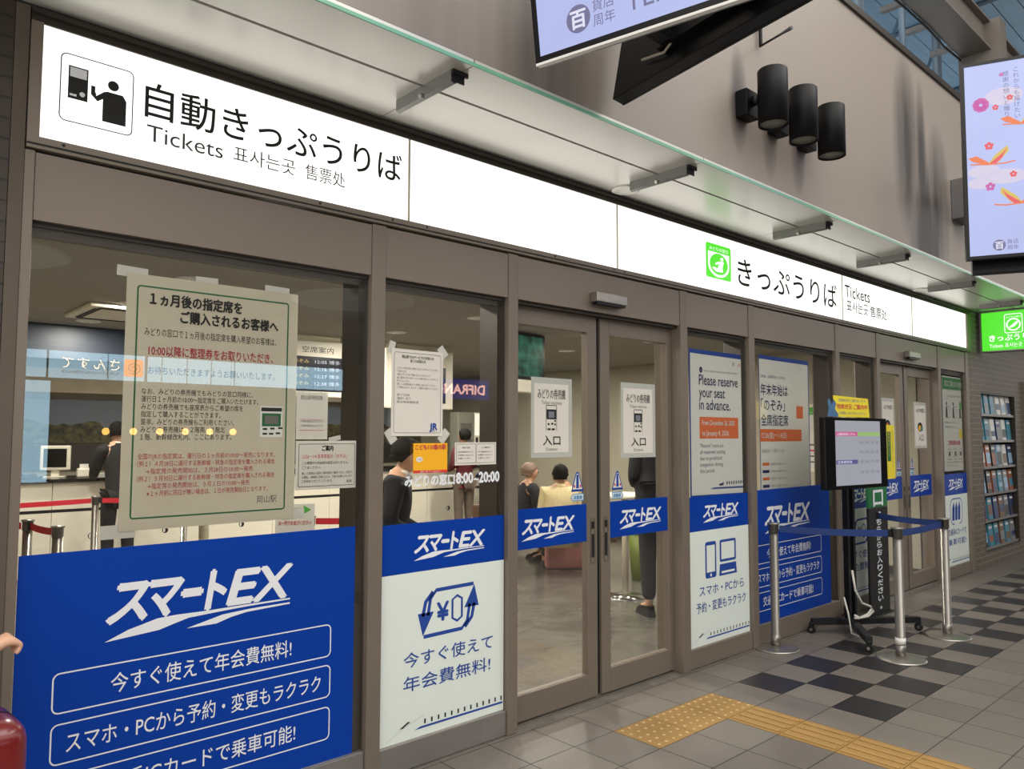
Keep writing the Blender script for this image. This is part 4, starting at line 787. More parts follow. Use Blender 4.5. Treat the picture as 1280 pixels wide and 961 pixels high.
# ================================================================== BELT BARRIER IN FRONT OF THE FAR WINDOWS
postmat = pmat('post_steel', (136, 131, 124), 0.35, 0.75, 0.05, 10)
BLT = pmat('blue_belt', (22, 52, 112), 0.7, 0, 0.05, 30)
A_, B_, C_ = (5.335, -0.09), (5.73, -0.82), (6.645, -0.82); E_ = (6.72, -0.13)
def belt_post(x, y, label, to=None, name='belt_post', grp='blue belt barrier posts', bmat=None, pm=None, H=0.915, br=0.165):
    o = empty(name, (x, y, 0), label=label, cat='barrier post', group=grp)
    MB().lathe([(0.001, 0.0), (br, 0.0), (br, 0.006), (br - 0.01, 0.012), (0.06, 0.024), (0.001, 0.026)], n=40).build('base', M['steel'], o)
    MB().lathe([(0.034, 0.02), (0.034, 0.10), (0.0315, 0.10), (0.0315, H - 0.075), (0.001, H - 0.075)], n=24).build('pole', pm or postmat, o)
    MB().lathe([(0.001, H - 0.074), (0.036, H - 0.074), (0.036, H - 0.012), (0.043, H - 0.012), (0.043, H), (0.001, H + 0.002)], n=24).build('head', pmat('post_head', (140, 137, 131), 0.35, 0.7, 0.05, 10), o)
    if to:
        dx, dy = to[0] - x, to[1] - y; L = math.hypot(dx, dy); ux, uy = dx / L, dy / L
        m = MB(); z0, z1 = H - 0.066, H - 0.018; nseg = 14; t0, t1 = 0.04, L - 0.04
        P = []
        for i in range(nseg + 1):
            t = t0 + (t1 - t0) * i / nseg; s_ = -0.010 * 4 * (i / nseg) * (1 - i / nseg); P.append((ux * t, uy * t, s_))
        for (a, b) in zip(P[:-1], P[1:]):
            for sg_ in (1, -1):
                q = (-uy * 0.001 * sg_, ux * 0.001 * sg_); f = [(a[0] + q[0], a[1] + q[1], z0 + a[2]), (b[0] + q[0], b[1] + q[1], z0 + b[2]), (b[0] + q[0], b[1] + q[1], z1 + b[2]), (a[0] + q[0], a[1] + q[1], z1 + a[2])]
                m.face(f if sg_ < 0 else f[::-1])
        m.build('belt', bmat or BLT, o)
        MB().box(ux * (L - 0.044) - 0.012, ux * (L - 0.044) + 0.012, uy * (L - 0.044) - 0.012, uy * (L - 0.044) + 0.012, z0 - 0.003, z1 + 0.003).build('belt_clip', M['blackp'], o)
    return o
pa = belt_post(*A_, 'left steel belt post in front of the blue window film with slogans', B_)
pb = belt_post(*B_, 'front steel belt post with a white tag low on the pole', C_); MB().lathe([(0.0345, 0.105), (0.0347, 0.105), (0.0347, 0.15), (0.0345, 0.15)], n=24).build('paper_tag', M['white'], pb)
pc = belt_post(*C_, 'right steel belt post in front of the far doors', (6.90, -0.17))

# wheeled display stand
ds = empty('display_stand', (6.17, -0.28, 0), label='black wheeled stand carrying a display, inside the blue belt barrier', cat='stand')
OX, OY = 6.17, -0.28
def leg(tx, ty):
    m = MB(); a = Vector((0, 0, 0.10)); b = Vector((tx - OX, ty - OY, 0.09)); d = (b - a).normalized(); q = Vector((-d.y, d.x, 0)) * 0.03
    for s0, s1 in ((a, b),):
        v = [s0 + q, s0 - q, s1 - q * 0.8, s1 + q * 0.8]; lo = [m.bm.verts.new(p - Vector((0, 0, 0.022))) for p in v]; hi = [m.bm.verts.new(p + Vector((0, 0, 0.022))) for p in v]
        m.bm.faces.new(hi); m.bm.faces.new(lo[::-1])
        for i in range(4): m.bm.faces.new((lo[i], lo[(i + 1) % 4], hi[(i + 1) % 4], hi[i]))
        bmesh.ops.recalc_face_normals(m.bm, faces=m.bm.faces)
    lg = m.build('leg', M['blackp'], ds)
    w_ = MB(); w_.cyl((b.x - 0.012, b.y, 0.030), (b.x + 0.012, b.y, 0.030), 0.030, n=20).box(b.x - 0.018, b.x - 0.013, b.y - 0.015, b.y + 0.015, 0.03, 0.07).box(b.x + 0.013, b.x + 0.018, b.y - 0.015, b.y + 0.015, 0.03, 0.07).cyl((b.x, b.y, 0.062), (b.x, b.y, 0.085), 0.018, n=14).cyl((b.x - 0.0195, b.y, 0.030), (b.x + 0.0195, b.y, 0.030), 0.012, n=12, mi=1)
    w_.build('castor', [M['black'], M['chrome']], lg)
for t in ((5.95, -0.06), (5.735, -0.60), (6.67, -0.60), (6.60, -0.045)): leg(*t)
MB().box(-0.10, 0.10, -0.06, 0.06, 0.085, 0.13, 0, 0.01).build('hub', M['blackp'], ds)
for x in (-0.05, 0.05): MB().box(x - 0.018, x + 0.018, -0.02, 0.02, 0.12, 1.50).build('column', M['blackgl'], ds)
MB().box(-0.16, 0.16, -0.055, -0.02, 1.25, 1.55).box(-0.10, 0.10, -0.02, 0.045, 1.38, 1.42).build('mount_plate', M['blackp'], ds)
MB().tube([(0.0, 0.02, 1.2), (-0.06, 0.03, 1.0), (0.03, 0.04, 0.85), (-0.05, 0.03, 0.6), (0.02, 0.03, 0.4), (-0.02, 0.0, 0.2)], 0.008, 8).tube([(0.02, 0.02, 1.22), (0.07, 0.03, 1.05), (0.0, 0.05, 0.95), (0.04, 0.03, 0.8)], 0.008, 8).build('cable', pmat('cable_grey', (150, 150, 150), 0.5), ds)
MB().tube([(-0.02, -0.025, 0.5), (-0.03, -0.05, 0.35), (0.06, -0.06, 0.24), (0.17, -0.08, 0.20), (0.20, -0.09, 0.16), (0.1, -0.09, 0.135), (-0.03, -0.08, 0.14), (-0.1, -0.075, 0.17)], 0.009, 8).tube([(-0.1, -0.075, 0.15), (-0.05, -0.08, 0.14), (0.1, -0.085, 0.15), (0.16, -0.09, 0.18)], 0.008, 8).tube([(-0.12, 0.0, 0.30), (-0.14, -0.04, 0.18), (-0.18, -0.08, 0.05), (-0.10, -0.12, 0.01), (0.02, -0.10, 0.02)], 0.007, 8).build('white_cable', pmat('cable_white', (214, 210, 200), 0.5), ds)
# display on the stand
dp = empty('wheeled_display', (5.61, -0.375, 1.155), R(-6.6), label='flat display with a pale timetable screen on the wheeled black stand', cat='display')
W, H = 0.86, 0.545
MB().box(0, W, 0.004, 0.055, 0, H, 0, 0.006).box(0, W, 0, 0.004, 0, 0.028, 0).box(0, W, 0, 0.004, H - 0.022, H, 0).box(0, 0.125, 0, 0.004, 0.028, H - 0.022, 0).box(W - 0.095, W, 0, 0.004, 0.028, H - 0.022, 0).build('housing', M['blackgl'], dp)
MB().box(0.125, W - 0.095, 0.001, 0.0035, 0.028, H - 0.022).build('panel', pmat('display_face', (178, 180, 190), 0.15, 0, 0.02, 2, emit=0.62), dp)
T = MB(); y = 0.0002; a0, b0 = 0.13, W - 0.10
T.rect(a0, 0.405, a0 + 0.30, 0.437, y, 0); T.rect(a0 + 0.305, 0.405, b0, 0.437, y, 1); T.rect(a0, 0.19, a0 + 0.30, 0.222, y, 2)
for z in (0.345, 0.27, 0.195, 0.115):
    for k in range(4): T.text('○ 残席', a0 + 0.32 + 0.075 * k, z, 0.026, y, w=0.06, mi=3)
T.text('山陽新幹線 のぞみ', a0 + 0.02, 0.41, 0.024, y - 0.0004, w=0.25, mi=4); T.text('在来線特急', a0 + 0.02, 0.197, 0.024, y - 0.0004, w=0.2, mi=4)
T.build('screen_graphics', [emi('magenta', (200, 80, 130)), emi('leaf', (150, 186, 110)), emi('indigo', (90, 84, 140)), emi('text', (100, 102, 112)), emi('white', (230, 232, 250))], dp)
yc = empty('speech_card', (5.76, -0.352, 1.7075), R(-6.6), label='yellow printed card standing on top of the wheeled display', cat='card')
m = MB(); m.prism([(0.06, 0.0), (0.54, 0.0), (0.52, 0.15), (0.03, 0.165)], 0.0, 0.004, 0); m.build('card', M['yellow'], yc)
T = MB(); T.text('空席状況のご案内はこちら', 0.29, 0.12, 0.026, -0.0006, w=0.38, mi=1, align='c'); T.text('残席状況 ご案内中', 0.29, 0.065, 0.042, -0.0006, w=0.43, mi=0, align='c', bold=0.02); T.text('お気軽におたずねください', 0.29, 0.022, 0.024, -0.0006, w=0.38, mi=1, align='c'); T.build('printing', [M['red'], M['bluei']], yc)
T = MB(); T.prism([(-0.06, 0), (0.08, 0), (0.085, 0.02), (0.04, 0.06), (0.06, 0.10), (0.03, 0.13), (0.0, 0.09), (-0.03, 0.14), (-0.055, 0.12), (-0.04, 0.06)], -0.006, -0.002, 0); T.build('hand_cutout', pmat('cutout_blue', (70, 110, 150), 0.6), yc)
# black entrance sign
es = empty('entrance_sign', (7.03, -0.16, 0), label='tall black standing sign with green entrance heading and white vertical lettering', cat='sign')
MB().box(-0.20, 0.20, 0, 0.022, 0.004, 0.93, 0, 0.003).build('board', pmat('sign_black', (16, 16, 17), 0.4), es); MB().box(-0.20, 0.20, 0, 0.022, 0.932, 1.32, 0, 0.003).build('heading_panel', pmat('sign_green', (20, 110, 60), 0.45), es)
MB().box(-0.22, 0.22, -0.03, 0.045, 0, 0.012, 0, 0.004).build('foot', M['blackp'], es)
T = MB(); T.text('入', 0, 1.13, 0.17, -0.001, w=0.2, align='c', bold=0.03); T.text('口', 0, 0.955, 0.17, -0.001, w=0.2, align='c', bold=0.03)
for i, ch in enumerate('こちらからお入りください。'): T.text(ch, 0, 0.845 - 0.066 * i, 0.062, -0.001, w=0.105 if ch != '。' else 0.04, align='c', bold=0.025)
T.build('lettering', M['whiteink'], es)
MB().box(0.19, 0.40, 0.0, 0.006, 1.17, 1.66).build('yellow_panel', M['yellow'], es); T = MB(); T.rect(0.235, 1.33, 0.31, 1.60, -0.0006, 0)
T.vtext('最後尾はこちら', 0.272, 1.595, 0.030, -0.0012, 1); T.vtext('入口からお並びください', 0.35, 1.62, 0.030, -0.0006, 2); T.build('printing', [M['green'], M['yellow'], M['ink']], es)

# ================================================================== BROCHURE RACK IN THE FAR WALL
rk = empty('brochure_rack', (RX0, 0.0, RZ0), label='recessed wall rack with six rows of brochures in the far brick wall', cat='rack')
W, H = RX1 - RX0, RZ1 - RZ0; RH = H / 6
m = MB(); m.box(0, W, 0.125, 0.138, 0, H, 0).box(0, 0.03, 0.0, 0.125, 0, H, 0).box(W - 0.03, W, 0.0, 0.125, 0, H, 0).box(0.03, W - 0.03, 0, 0.125, H - 0.03, H, 0).box(0.03, W - 0.03, 0, 0.125, 0, 0.02, 0); m.build('frame', M['bronze_d'], rk)
for r in range(6): MB().box(0.03, W - 0.03, 0.02, 0.125, RH * r + 0.02, RH * r + 0.028).box(0.03, W - 0.03, 0.012, 0.02, RH * r + 0.02, RH * r + 0.050).build('shelf', M['sill'], rk)
rnd = random.Random(5)
pal = [('teal', (60, 130, 150)), ('white', (214, 214, 208)), ('dark blue', (40, 60, 104)), ('brown', (120, 84, 60)), ('black', (32, 32, 36)), ('pale blue', (150, 184, 210)), ('grey', (130, 132, 134)), ('rust', (150, 80, 50))]
rown = ('bottom', 'fifth', 'fourth', 'third', 'second', 'top'); coln = ('first', 'second', 'third', 'fourth', 'fifth', 'sixth')
for r in range(6):
    for c in range(6):
        nm, cc = pal[rnd.choice((0, 0, 1, 1, 2, 5)) if r > 3 else rnd.randrange(8)]; x = RX0 + 0.06 + 0.222 * c; hh = RH - 0.040
        o = empty('brochure', (x, 0.030, RZ0 + RH * r + 0.0285), label='%s leaflet, %s from the left in the %s row of the wall rack' % (nm, coln[c], rown[r]), cat='brochure', group='leaflets in the wall rack')
        o.rotation_euler = (R(-5), 0, 0)
        MB().box(0, 0.155, 0, 0.022, 0, hh).build('pages', pmat('leaflet_' + nm.replace(' ', '_'), cc, 0.35, 0, 0.15, 14), o)
        T = MB(); k2 = pal[rnd.randrange(8)]
        T.rect(0, hh * rnd.uniform(0.1, 0.3), 0.155, hh * rnd.uniform(0.45, 0.7), -0.0006, 0); T.rect(0.02, hh * 0.80, 0.135, hh * 0.90, -0.0006, 1); T.build('cover_print', [pmat('leaflet_' + k2[0].replace(' ', '_'), k2[1], 0.35, 0, 0.15, 14), M['white']], o)

# ================================================================== INSIDE THE TICKET OFFICE
for ix, x in enumerate((1.85, 4.35, 6.85)):
    for iy, y in enumerate((0.86, 2.16, 3.46, 4.76, 6.06)):
        o = empty('downlight', (x, y, 2.6), label='round ceiling downlight of the ticket office, %s from the window in the %s row' % (('first', 'second', 'third', 'fourth', 'fifth')[iy], ('left', 'middle', 'right')[ix]), cat='light', group='downlights of the ticket office')
        MB().lathe([(0.085, -0.006), (0.105, -0.006), (0.105, -0.0005), (0.085, -0.0005)], n=28).build('ring', M['white'], o)
        MB().lathe([(0.001, -0.004), (0.084, -0.004), (0.084, -0.0005), (0.001, -0.0005)], n=28).build('lens', M['lamp_warm'], o)
        area_light('lamp', (0, 0, -0.012), 0.16, 0.16, POWER_DOWN, (1.0, 0.93, 0.82), parent=o)
ac = empty('ceiling_air_conditioner', (2.0, 4.0, 2.6), label='square ceiling air conditioner seen at the top left through the nearest window', cat='air conditioner')
MB().box(-0.42, 0.42, -0.42, 0.42, -0.035, -0.0005, 0, 0.012).build('panel', M['cream'], ac)
for a in ((-0.34, 0.34, -0.36, -0.31), (-0.34, 0.34, 0.31, 0.36), (-0.36, -0.31, -0.30, 0.30), (0.31, 0.36, -0.30, 0.30)): MB().box(a[0], a[1], a[2], a[3], -0.04, -0.036).build('louvre', M['black'], ac)
def counter(x0, x1, label):
    o = empty('service_counter', (x0, 6.6, 0), label=label, cat='counter', group='ticket counters'); w = x1 - x0
    m = MB(); n_ = max(1, round(w / 0.9))
    for i in range(n_): m.box(w * i / n_ + 0.003, w * (i + 1) / n_ - 0.003, 0, 0.03, 0.02, 0.70).box(w * i / n_ + 0.003, w * (i + 1) / n_ - 0.003, 0, 0.03, 0.735, 1.03)
    m.box(0, w, 0.03, 0.70, 0.0, 1.03).build('body', M['cream'], o)
    MB().box(-0.02, w + 0.02, -0.06, 0.72, 1.031, 1.07, 0, 0.006).build('worktop', M['stone'], o); MB().box(0.0, w, 0.005, 0.029, 0.701, 0.734).build('recess', M['black'], o)
    T = MB()
    for i in range(n_): T.disc(w * (i + 0.5) / n_, 0.42, 0.035, 0.035, -0.001, 0); T.disc(w * (i + 0.5) / n_ - 0.012, 0.42, 0.012, 0.026, -0.002, 1)
    T.build('cable_port', [M['black'], M['white']], o)
counter(0.4, 3.6, 'long cream ticket counter with black worktop behind the nearest window'); counter(3.72, 8.7, 'long cream ticket counter seen through the window with the yen film')
mu = MB().box(1.95, 8.4, 8.66, 8.69, 1.44, 2.03).build('wall_mural', None); mu.data.materials.clear()
def mural():
    m = bpy.data.materials.new('garden_mural'); m.use_nodes = True; nt = m.node_tree; b = nt.nodes['Principled BSDF']; N = nt.nodes.new; L = nt.links.new
    tc = N('ShaderNodeTexCoord'); sp = N('ShaderNodeSeparateXYZ'); L(tc.outputs['Object'], sp.inputs[0])
    nz = N('ShaderNodeTexNoise'); nz.inputs['Scale'].default_value = 2.2; nz.inputs['Detail'].default_value = 8; L(tc.outputs['Object'], nz.inputs['Vector'])
    n2 = N('ShaderNodeTexNoise'); n2.inputs['Scale'].default_value = 14; n2.inputs['Detail'].default_value = 6; L(tc.outputs['Object'], n2.inputs['Vector'])
    h = N('ShaderNodeMath'); h.operation = 'MULTIPLY_ADD'; h.inputs[1].default_value = 0.55; h.inputs[2].default_value = 1.42; L(nz.outputs[0], h.inputs[0])
    gt = N('ShaderNodeMath'); gt.operation = 'GREATER_THAN'; L(sp.outputs[2], gt.inputs[0]); L(h.outputs[0], gt.inputs[1])
    rp = N('ShaderNodeValToRGB'); L(n2.outputs[0], rp.inputs[0])
    rp.color_ramp.elements[0].position = 0.35; rp.color_ramp.elements[0].color = srgb(28, 32, 22); rp.color_ramp.elements[1].position = 0.68; rp.color_ramp.elements[1].color = srgb(120, 112, 66)
    mx = N('ShaderNodeMix'); mx.data_type = 'RGBA'; L(gt.outputs[0], mx.inputs[0]); L(rp.outputs[0], mx.inputs[6]); mx.inputs[7].default_value = srgb(126, 136, 152); L(mx.outputs[2], b.inputs['Base Color']); b.inputs['Roughness'].default_value = 0.5
    return m
mu.data.materials.append(mural()); tag(mu, 'wide landscape mural of dark green trees and hills on the back wall', 'mural')
tag(MB().box(1.95, 8.4, 8.645, 8.69, 1.08, 1.43, 0, 0.004).build('wall_panel', pmat('panel_charcoal', (58, 54, 50), 0.5)), 'dark charcoal wall panel below the landscape mural', 'panel')
tag(MB().box(1.7, 8.7, 8.3, 8.35, 2.10, 2.42, 0, 0.004).build('hanging_fascia', pmat('fascia_cream', (214, 202, 176), 0.6)), 'cream fascia board hanging above the landscape mural', 'fascia')
tag(MB().box(0.0, 3.2, 5.2, 5.3, 2.27, 2.599, 0, 0.004).build('bulkhead', pmat('bulkhead_navy', (44, 52, 64), 0.5)), 'dark navy bulkhead hanging from the office ceiling at the left, behind the largest notice', 'bulkhead')
mo = empty('desk_monitor', (2.08, 6.92, 1.07), R(-20), 'bulky off-white desk monitor on the left ticket counter', 'monitor')
m = MB(); m.box(-0.15, 0.15, 0, 0.07, 0.08, 0.36, 0, 0.012).box(-0.11, 0.11, 0.07, 0.16, 0.11, 0.33, 0, 0.02).build('housing', M['cream'], mo)
MB().box(-0.115, 0.115, -0.003, -0.0005, 0.115, 0.325).build('display', M['blackgl'], mo); MB().box(-0.04, 0.04, 0.03, 0.08, 0.01, 0.08).box(-0.11, 0.11, -0.03, 0.14, 0, 0.014, 0, 0.004).build('stand', M['cream'], mo)
kb = empty('card_terminal', (1.80, 6.85, 1.07), R(15), 'small black card terminal left of the desk monitor', 'terminal'); MB().box(-0.08, 0.08, -0.06, 0.06, 0, 0.05, 0, 0.01).build('body', M['blackp'], kb); MB().box(-0.05, 0.05, -0.03, 0.02, 0.0505, 0.056).build('keypad', M['greyink'], kb)
pr = empty('receipt_printer', (2.36, 6.85, 1.07), R(-10), 'cream receipt printer right of the desk monitor', 'printer'); MB().box(-0.07, 0.07, -0.08, 0.08, 0, 0.10, 0, 0.015).build('body', M['cream'], pr); MB().box(-0.045, 0.045, -0.04, -0.035, 0.1005, 0.15).build('paper', M['white'], pr)
pp = MB(); [pp.box(-0.14 + 0.004 * (i % 3), 0.14 + 0.005 * (i % 2), -0.09, 0.09, 0.005 * i, 0.005 * i + 0.004) for i in range(8)]
tag(pp.build('paper_stack', M['white'], loc=(2.56, 6.80, 1.0705)), 'loose stack of white papers on the left ticket counter', 'papers')
# red belt posts
RB = pmat('red_belt', (196, 28, 48), 0.7, 0, 0.05, 30); CH = pmat('post_chrome', (190, 186, 178), 0.2, 0.95, 0.03, 6)
for (x, y, to, l) in ((2.14, 5.44, (0.3, 5.3), 'chrome belt post with red belt in front of the left counter'), (2.92, 5.2, (2.14, 5.44), 'chrome belt post with red belt behind the largest notice'), (1.20, 3.45, (0.2, 3.6), 'chrome red belt post nearest the brick pier, inside the nearest window'), (1.27, 2.88, (1.20, 3.45), 'shorter looking chrome red belt post in front, inside the nearest window'), (2.85, 2.35, (3.6, 2.1), 'chrome red belt post low behind the guide notice')):
    belt_post(x, y, l, to, 'queue_post', 'red belt posts inside the office', RB, CH, 0.945)
# hanging information boards and screens
def info_board(x, y, z, w, h, head, label, col_, body):
    o = empty('information_board', (x, y, z), label=label, cat='board')
    MB().box(0, w, 0, 0.08, 0, h, 0, 0.01).build('cabinet', M['cream'], o)
    MB().box(w * 0.12, w * 0.88, -0.003, -0.0005, h * 0.10, h * 0.72).build('display', pmat('board_' + col_[0], col_[1], 0.2, 0, 0.05, 2, emit=0.5), o)
    T = MB(); T.text(head, w / 2, h * 0.80, h * 0.12, -0.001, w=w * 0.42, mi=0, align='c'); body(T, w, h); T.build('lettering', [M['ink'], emi('white', (230, 232, 250)), E_yl, emi('sky', (120, 170, 220))], o)
    for f in (0.15, 0.85): MB().box(w * f - 0.01, w * f + 0.01, 0.03, 0.05, h, 2.6 - z - 0.0005).build('hanger', M['steel'], o)
def b1(T, w, h): T.text('まほろば', w * 0.55, h * 0.38, h * 0.17, -0.004, w=w * 0.42, mi=1, align='c', bold=0.02); T.text('ラ・マル ド ビュー', w * 0.45, h * 0.58, h * 0.07, -0.004, w=w * 0.4, mi=2); T.text('MAHOROBA', w * 0.45, h * 0.29, h * 0.06, -0.004, w=w * 0.35, mi=2); T.rect(w * 0.55, h * 0.14, w * 0.78, h * 0.19, -0.004, 3)
info_board(4.72, 4.2, 1.86, 0.94, 0.68, 'お知らせ', 'hanging board with a dark video screen, behind the rail notice', ('dark', (38, 40, 44)), b1)
def b2(T, w, h):
    for i in range(4): T.text('のぞみ', w * 0.18, h * (0.60 - 0.13 * i), h * 0.08, -0.004, w=w * 0.2, mi=2); T.text('12:%02d 博多' % (5 + 11 * i), w * 0.46, h * (0.60 - 0.13 * i), h * 0.08, -0.004, w=w * 0.34, mi=1)
info_board(3.45, 4.2, 1.95, 0.86, 0.58, '空席案内', 'hanging board with a dark timetable, at the right end of the nearest window', ('night', (20, 22, 40)), b2)
tv = empty('hanging_television', (4.95, 2.5, 2.06), R(8), 'hanging television with a green leafy picture behind the near left door leaf', 'television')
MB().box(0, 0.66, 0.004, 0.06, 0.06, 0.53, 0, 0.006).box(0, 0.66, 0, 0.004, 0.06, 0.09, 0).box(0, 0.66, 0, 0.004, 0.50, 0.53, 0).box(0, 0.03, 0, 0.004, 0.09, 0.50, 0).box(0.63, 0.66, 0, 0.004, 0.09, 0.50, 0).build('housing', M['blackgl'], tv)
MB().box(0.03, 0.63, 0.001, 0.0035, 0.09, 0.50).build('display', pmat('tv_picture', (40, 92, 74), 0.2, 0, 1.4, 9, emit=0.55), tv); MB().box(-0.05, 0.74, 0.0, 0.12, -0.07, 0.055, 0, 0.006).build('cable_duct', M['cream'], tv)
MB().box(0.31, 0.35, 0.06, 0.09, 0.4, 0.5395).build('hanger', M['steel'], tv)
kd = empty('queue_display', (7.72, 6.70, 1.0702), 0, 'grey and white number display machine on the counter behind the twin notice', 'machine')
MB().box(0, 0.34, 0.0, 0.22, 0, 0.86, 0, 0.012).build('cabinet', pmat('machine_green_grey', (140, 142, 128), 0.5), kd); MB().box(0.345, 0.60, 0.01, 0.22, 0, 0.86, 0, 0.01).build('side_unit', M['cream'], kd)
MB().box(0.36, 0.585, 0.004, 0.0095, 0.48, 0.84).build('number_panel', pmat('number_lit', (255, 250, 226), 0.4, 0, 0, 1, emit=1.0), kd); T = MB(); T.text('5', 0.5, 0.6, 0.18, 0.003, align='c', mi=0); T.rect(0.05, 0.52, 0.29, 0.68, -0.001, 0); T.rect(0.04, 0.38, 0.30, 0.42, -0.001, 0); T.rect(0.05, 0.2, 0.29, 0.32, -0.001, 1); T.rect(0.38, 0.34, 0.43, 0.45, 0.008, 1); T.build('lettering', [M['greyink'], M['ink']], kd)
wp = empty('wall_poster', (9.119, 1.70, 1.15), R(-90), 'white guidance poster with green heading on the inner side wall, right of the holiday poster', 'poster')
MB().box(-0.02, 0.66, -0.004, 0, -0.03, 0.80).build('holder', M['cream'], wp); T = MB(); T.rect(0.02, 0.01, 0.62, 0.76, -0.0045, 0); T.rect(0.02, 0.67, 0.62, 0.76, -0.005, 1)
T.text('きっぷのご案内', 0.32, 0.69, 0.05, -0.0055, w=0.4, mi=0, align='c'); [T.rect(0.12 + 0.18 * i, 0.40, 0.19 + 0.18 * i, 0.58, -0.005, 2 + i % 2) for i in range(3)]; [T.rect(0.10, 0.08 + 0.07 * i, 0.54, 0.10 + 0.07 * i, -0.005, 3 if i != 2 else 4) for i in range(4)]
T.build('printing', [M['white'], M['lgreen'], M['ink'], M['greyink'], M['red']], wp)
# seats and small things
def bench(x, y, rz, label, colr):
    o = empty('waiting_bench', (x, y, 0), rz, label, 'bench', 'waiting benches')
    MB().box(-0.75, 0.75, -0.24, 0.22, 0.38, 0.45, 0, 0.02).build('seat', colr, o); MB().box(-0.75, 0.75, 0.20, 0.26, 0.46, 0.72, 0, 0.02).build('backrest', colr, o)
    for a, b in ((-0.65, -0.18), (0.65, -0.18), (-0.65, 0.18), (0.65, 0.18)): MB().cyl((a, b, 0), (a, b, 0.379), 0.02, n=12).build('leg', M['chrome'], o)
BR = pmat('bench_brown', (92, 66, 46), 0.5, 0, 0.08, 8)
bench(6.75, 3.98, R(-38) + math.pi, 'brown waiting bench under the dark jacket and the tan coat', BR); bench(6.19, 3.14, R(-38) + math.pi, 'brown waiting bench under the man in the cream coat', BR)
tag(MB().box(-0.36, 0.36, -0.22, 0.22, 0.002, 0.42, 0, 0.03).build('pink_ottoman', pmat('pink_vinyl', (206, 138, 130), 0.5, 0, 0.04, 3), loc=(6.83, 3.34, 0)), 'pink upholstered box seat on the floor behind the near left door leaf', 'ottoman'); bpy.data.objects['pink_ottoman'].rotation_euler = (0, 0, R(-38))
bn = empty('waste_bin', (6.75, 2.25, 0), label='olive green tapered bin behind the near right door leaf', cat='bin'); MB().lathe([(0.001, 0.0), (0.11, 0.0), (0.15, 0.50), (0.14, 0.50), (0.105, 0.02), (0.001, 0.02)], n=28).build('bucket', pmat('olive_green', (112, 128, 52), 0.5), bn); MB().lathe([(0.141, 0.501), (0.156, 0.501), (0.156, 0.516), (0.141, 0.516)], n=28).build('rim', M['lgreen'], bn)
tbl = empty('writing_table', (5.92, 1.80, 0), label='round chrome based standing table behind the near right door leaf', cat='table')
MB().lathe([(0.001, 0.0), (0.20, 0.0), (0.20, 0.012), (0.05, 0.03), (0.001, 0.032)], n=36).build('base', M['chrome'], tbl); MB().cyl((0, 0, 0.033), (0, 0, 0.96), 0.032, n=20).build('column', pmat('column_cream', (190, 180, 160), 0.4, 0.2), tbl); MB().lathe([(0.001, 0.961), (0.30, 0.961), (0.30, 0.99), (0.001, 0.99)], n=40).build('tabletop', M['cream'], tbl)
lf = empty('notice_stand', (2.32, 1.55, 0), R(-25), 'small white stand notice with green arrow low behind the largest notice', 'stand')
MB().box(-0.12, 0.12, -0.08, 0.08, 0, 0.015, 0, 0.004).box(-0.012, 0.012, -0.012, 0.012, 0.015, 0.95).build('stand_post', M['steel'], lf); MB().box(-0.12, 0.12, -0.016, -0.012, 0.93, 1.12).build('board', M['white'], lf)
T = MB(); T.flat([(-0.10, 1.07), (0.05, 1.07), (0.05, 1.055), (0.10, 1.082), (0.05, 1.11), (0.05, 1.095), (-0.10, 1.095)], -0.0166, 0); T.text('お一列でお並びください', 0, 0.99, 0.03, -0.0166, w=0.2, mi=1, align='c', bold=0.02); T.build('printing', [M['lgreen'], M['red']], lf)

# ================================================================== PEOPLE
def skin_obj(name, P, edges, root, mat, parent, sub=1):
    names = list(P); idx = {k: i for i, k in enumerate(names)}
    me = bpy.data.meshes.new(name); me.from_pydata([P[k][0] for k in names], [(idx[a], idx[b]) for a, b in edges], [])
    o = bpy.data.objects.new(name, me); col.objects.link(o)
    sk = o.modifiers.new('skin', 'SKIN'); sk.use_smooth_shade = True
    sv = me.skin_vertices[0].data if me.skin_vertices else None
    if sv is None:
        me.skin_vertices.new(name='') if hasattr(me.skin_vertices, 'new') else None; sv = me.skin_vertices[0].data
    for k in names:
        r = P[k][1]; sv[idx[k]].radius = r if isinstance(r, tuple) else (r, r); sv[idx[k]].use_root = (k == root)
    sb = o.modifiers.new('sub', 'SUBSURF'); sb.levels = sub; sb.render_levels = sub
    dg = bpy.context.evaluated_depsgraph_get(); me2 = bpy.data.meshes.new_from_object(o.evaluated_get(dg))
    o.modifiers.clear(); o.data = me2; bpy.data.meshes.remove(me); o.name = name; me2.name = name
    me2.materials.clear(); me2.materials.append(mat)
    for p in me2.polygons: p.use_smooth = True
    o.parent = parent
    return o
ARM = {'down': ((0.22, 0.03, 1.13), (0.235, -0.05, 0.89), (0.0, -0.15, -1)), 'front': ((0.21, 0.0, 1.13), (0.12, -0.24, 1.06), (-0.35, -1, 0.05)), 'reach': ((0.21, -0.13, 1.16), (0.16, -0.38, 1.14), (0, -1, 0.0)),
       'lap': ((0.21, -0.02, 1.13), (0.13, -0.26, 1.02), (-0.3, -1, -0.25))}
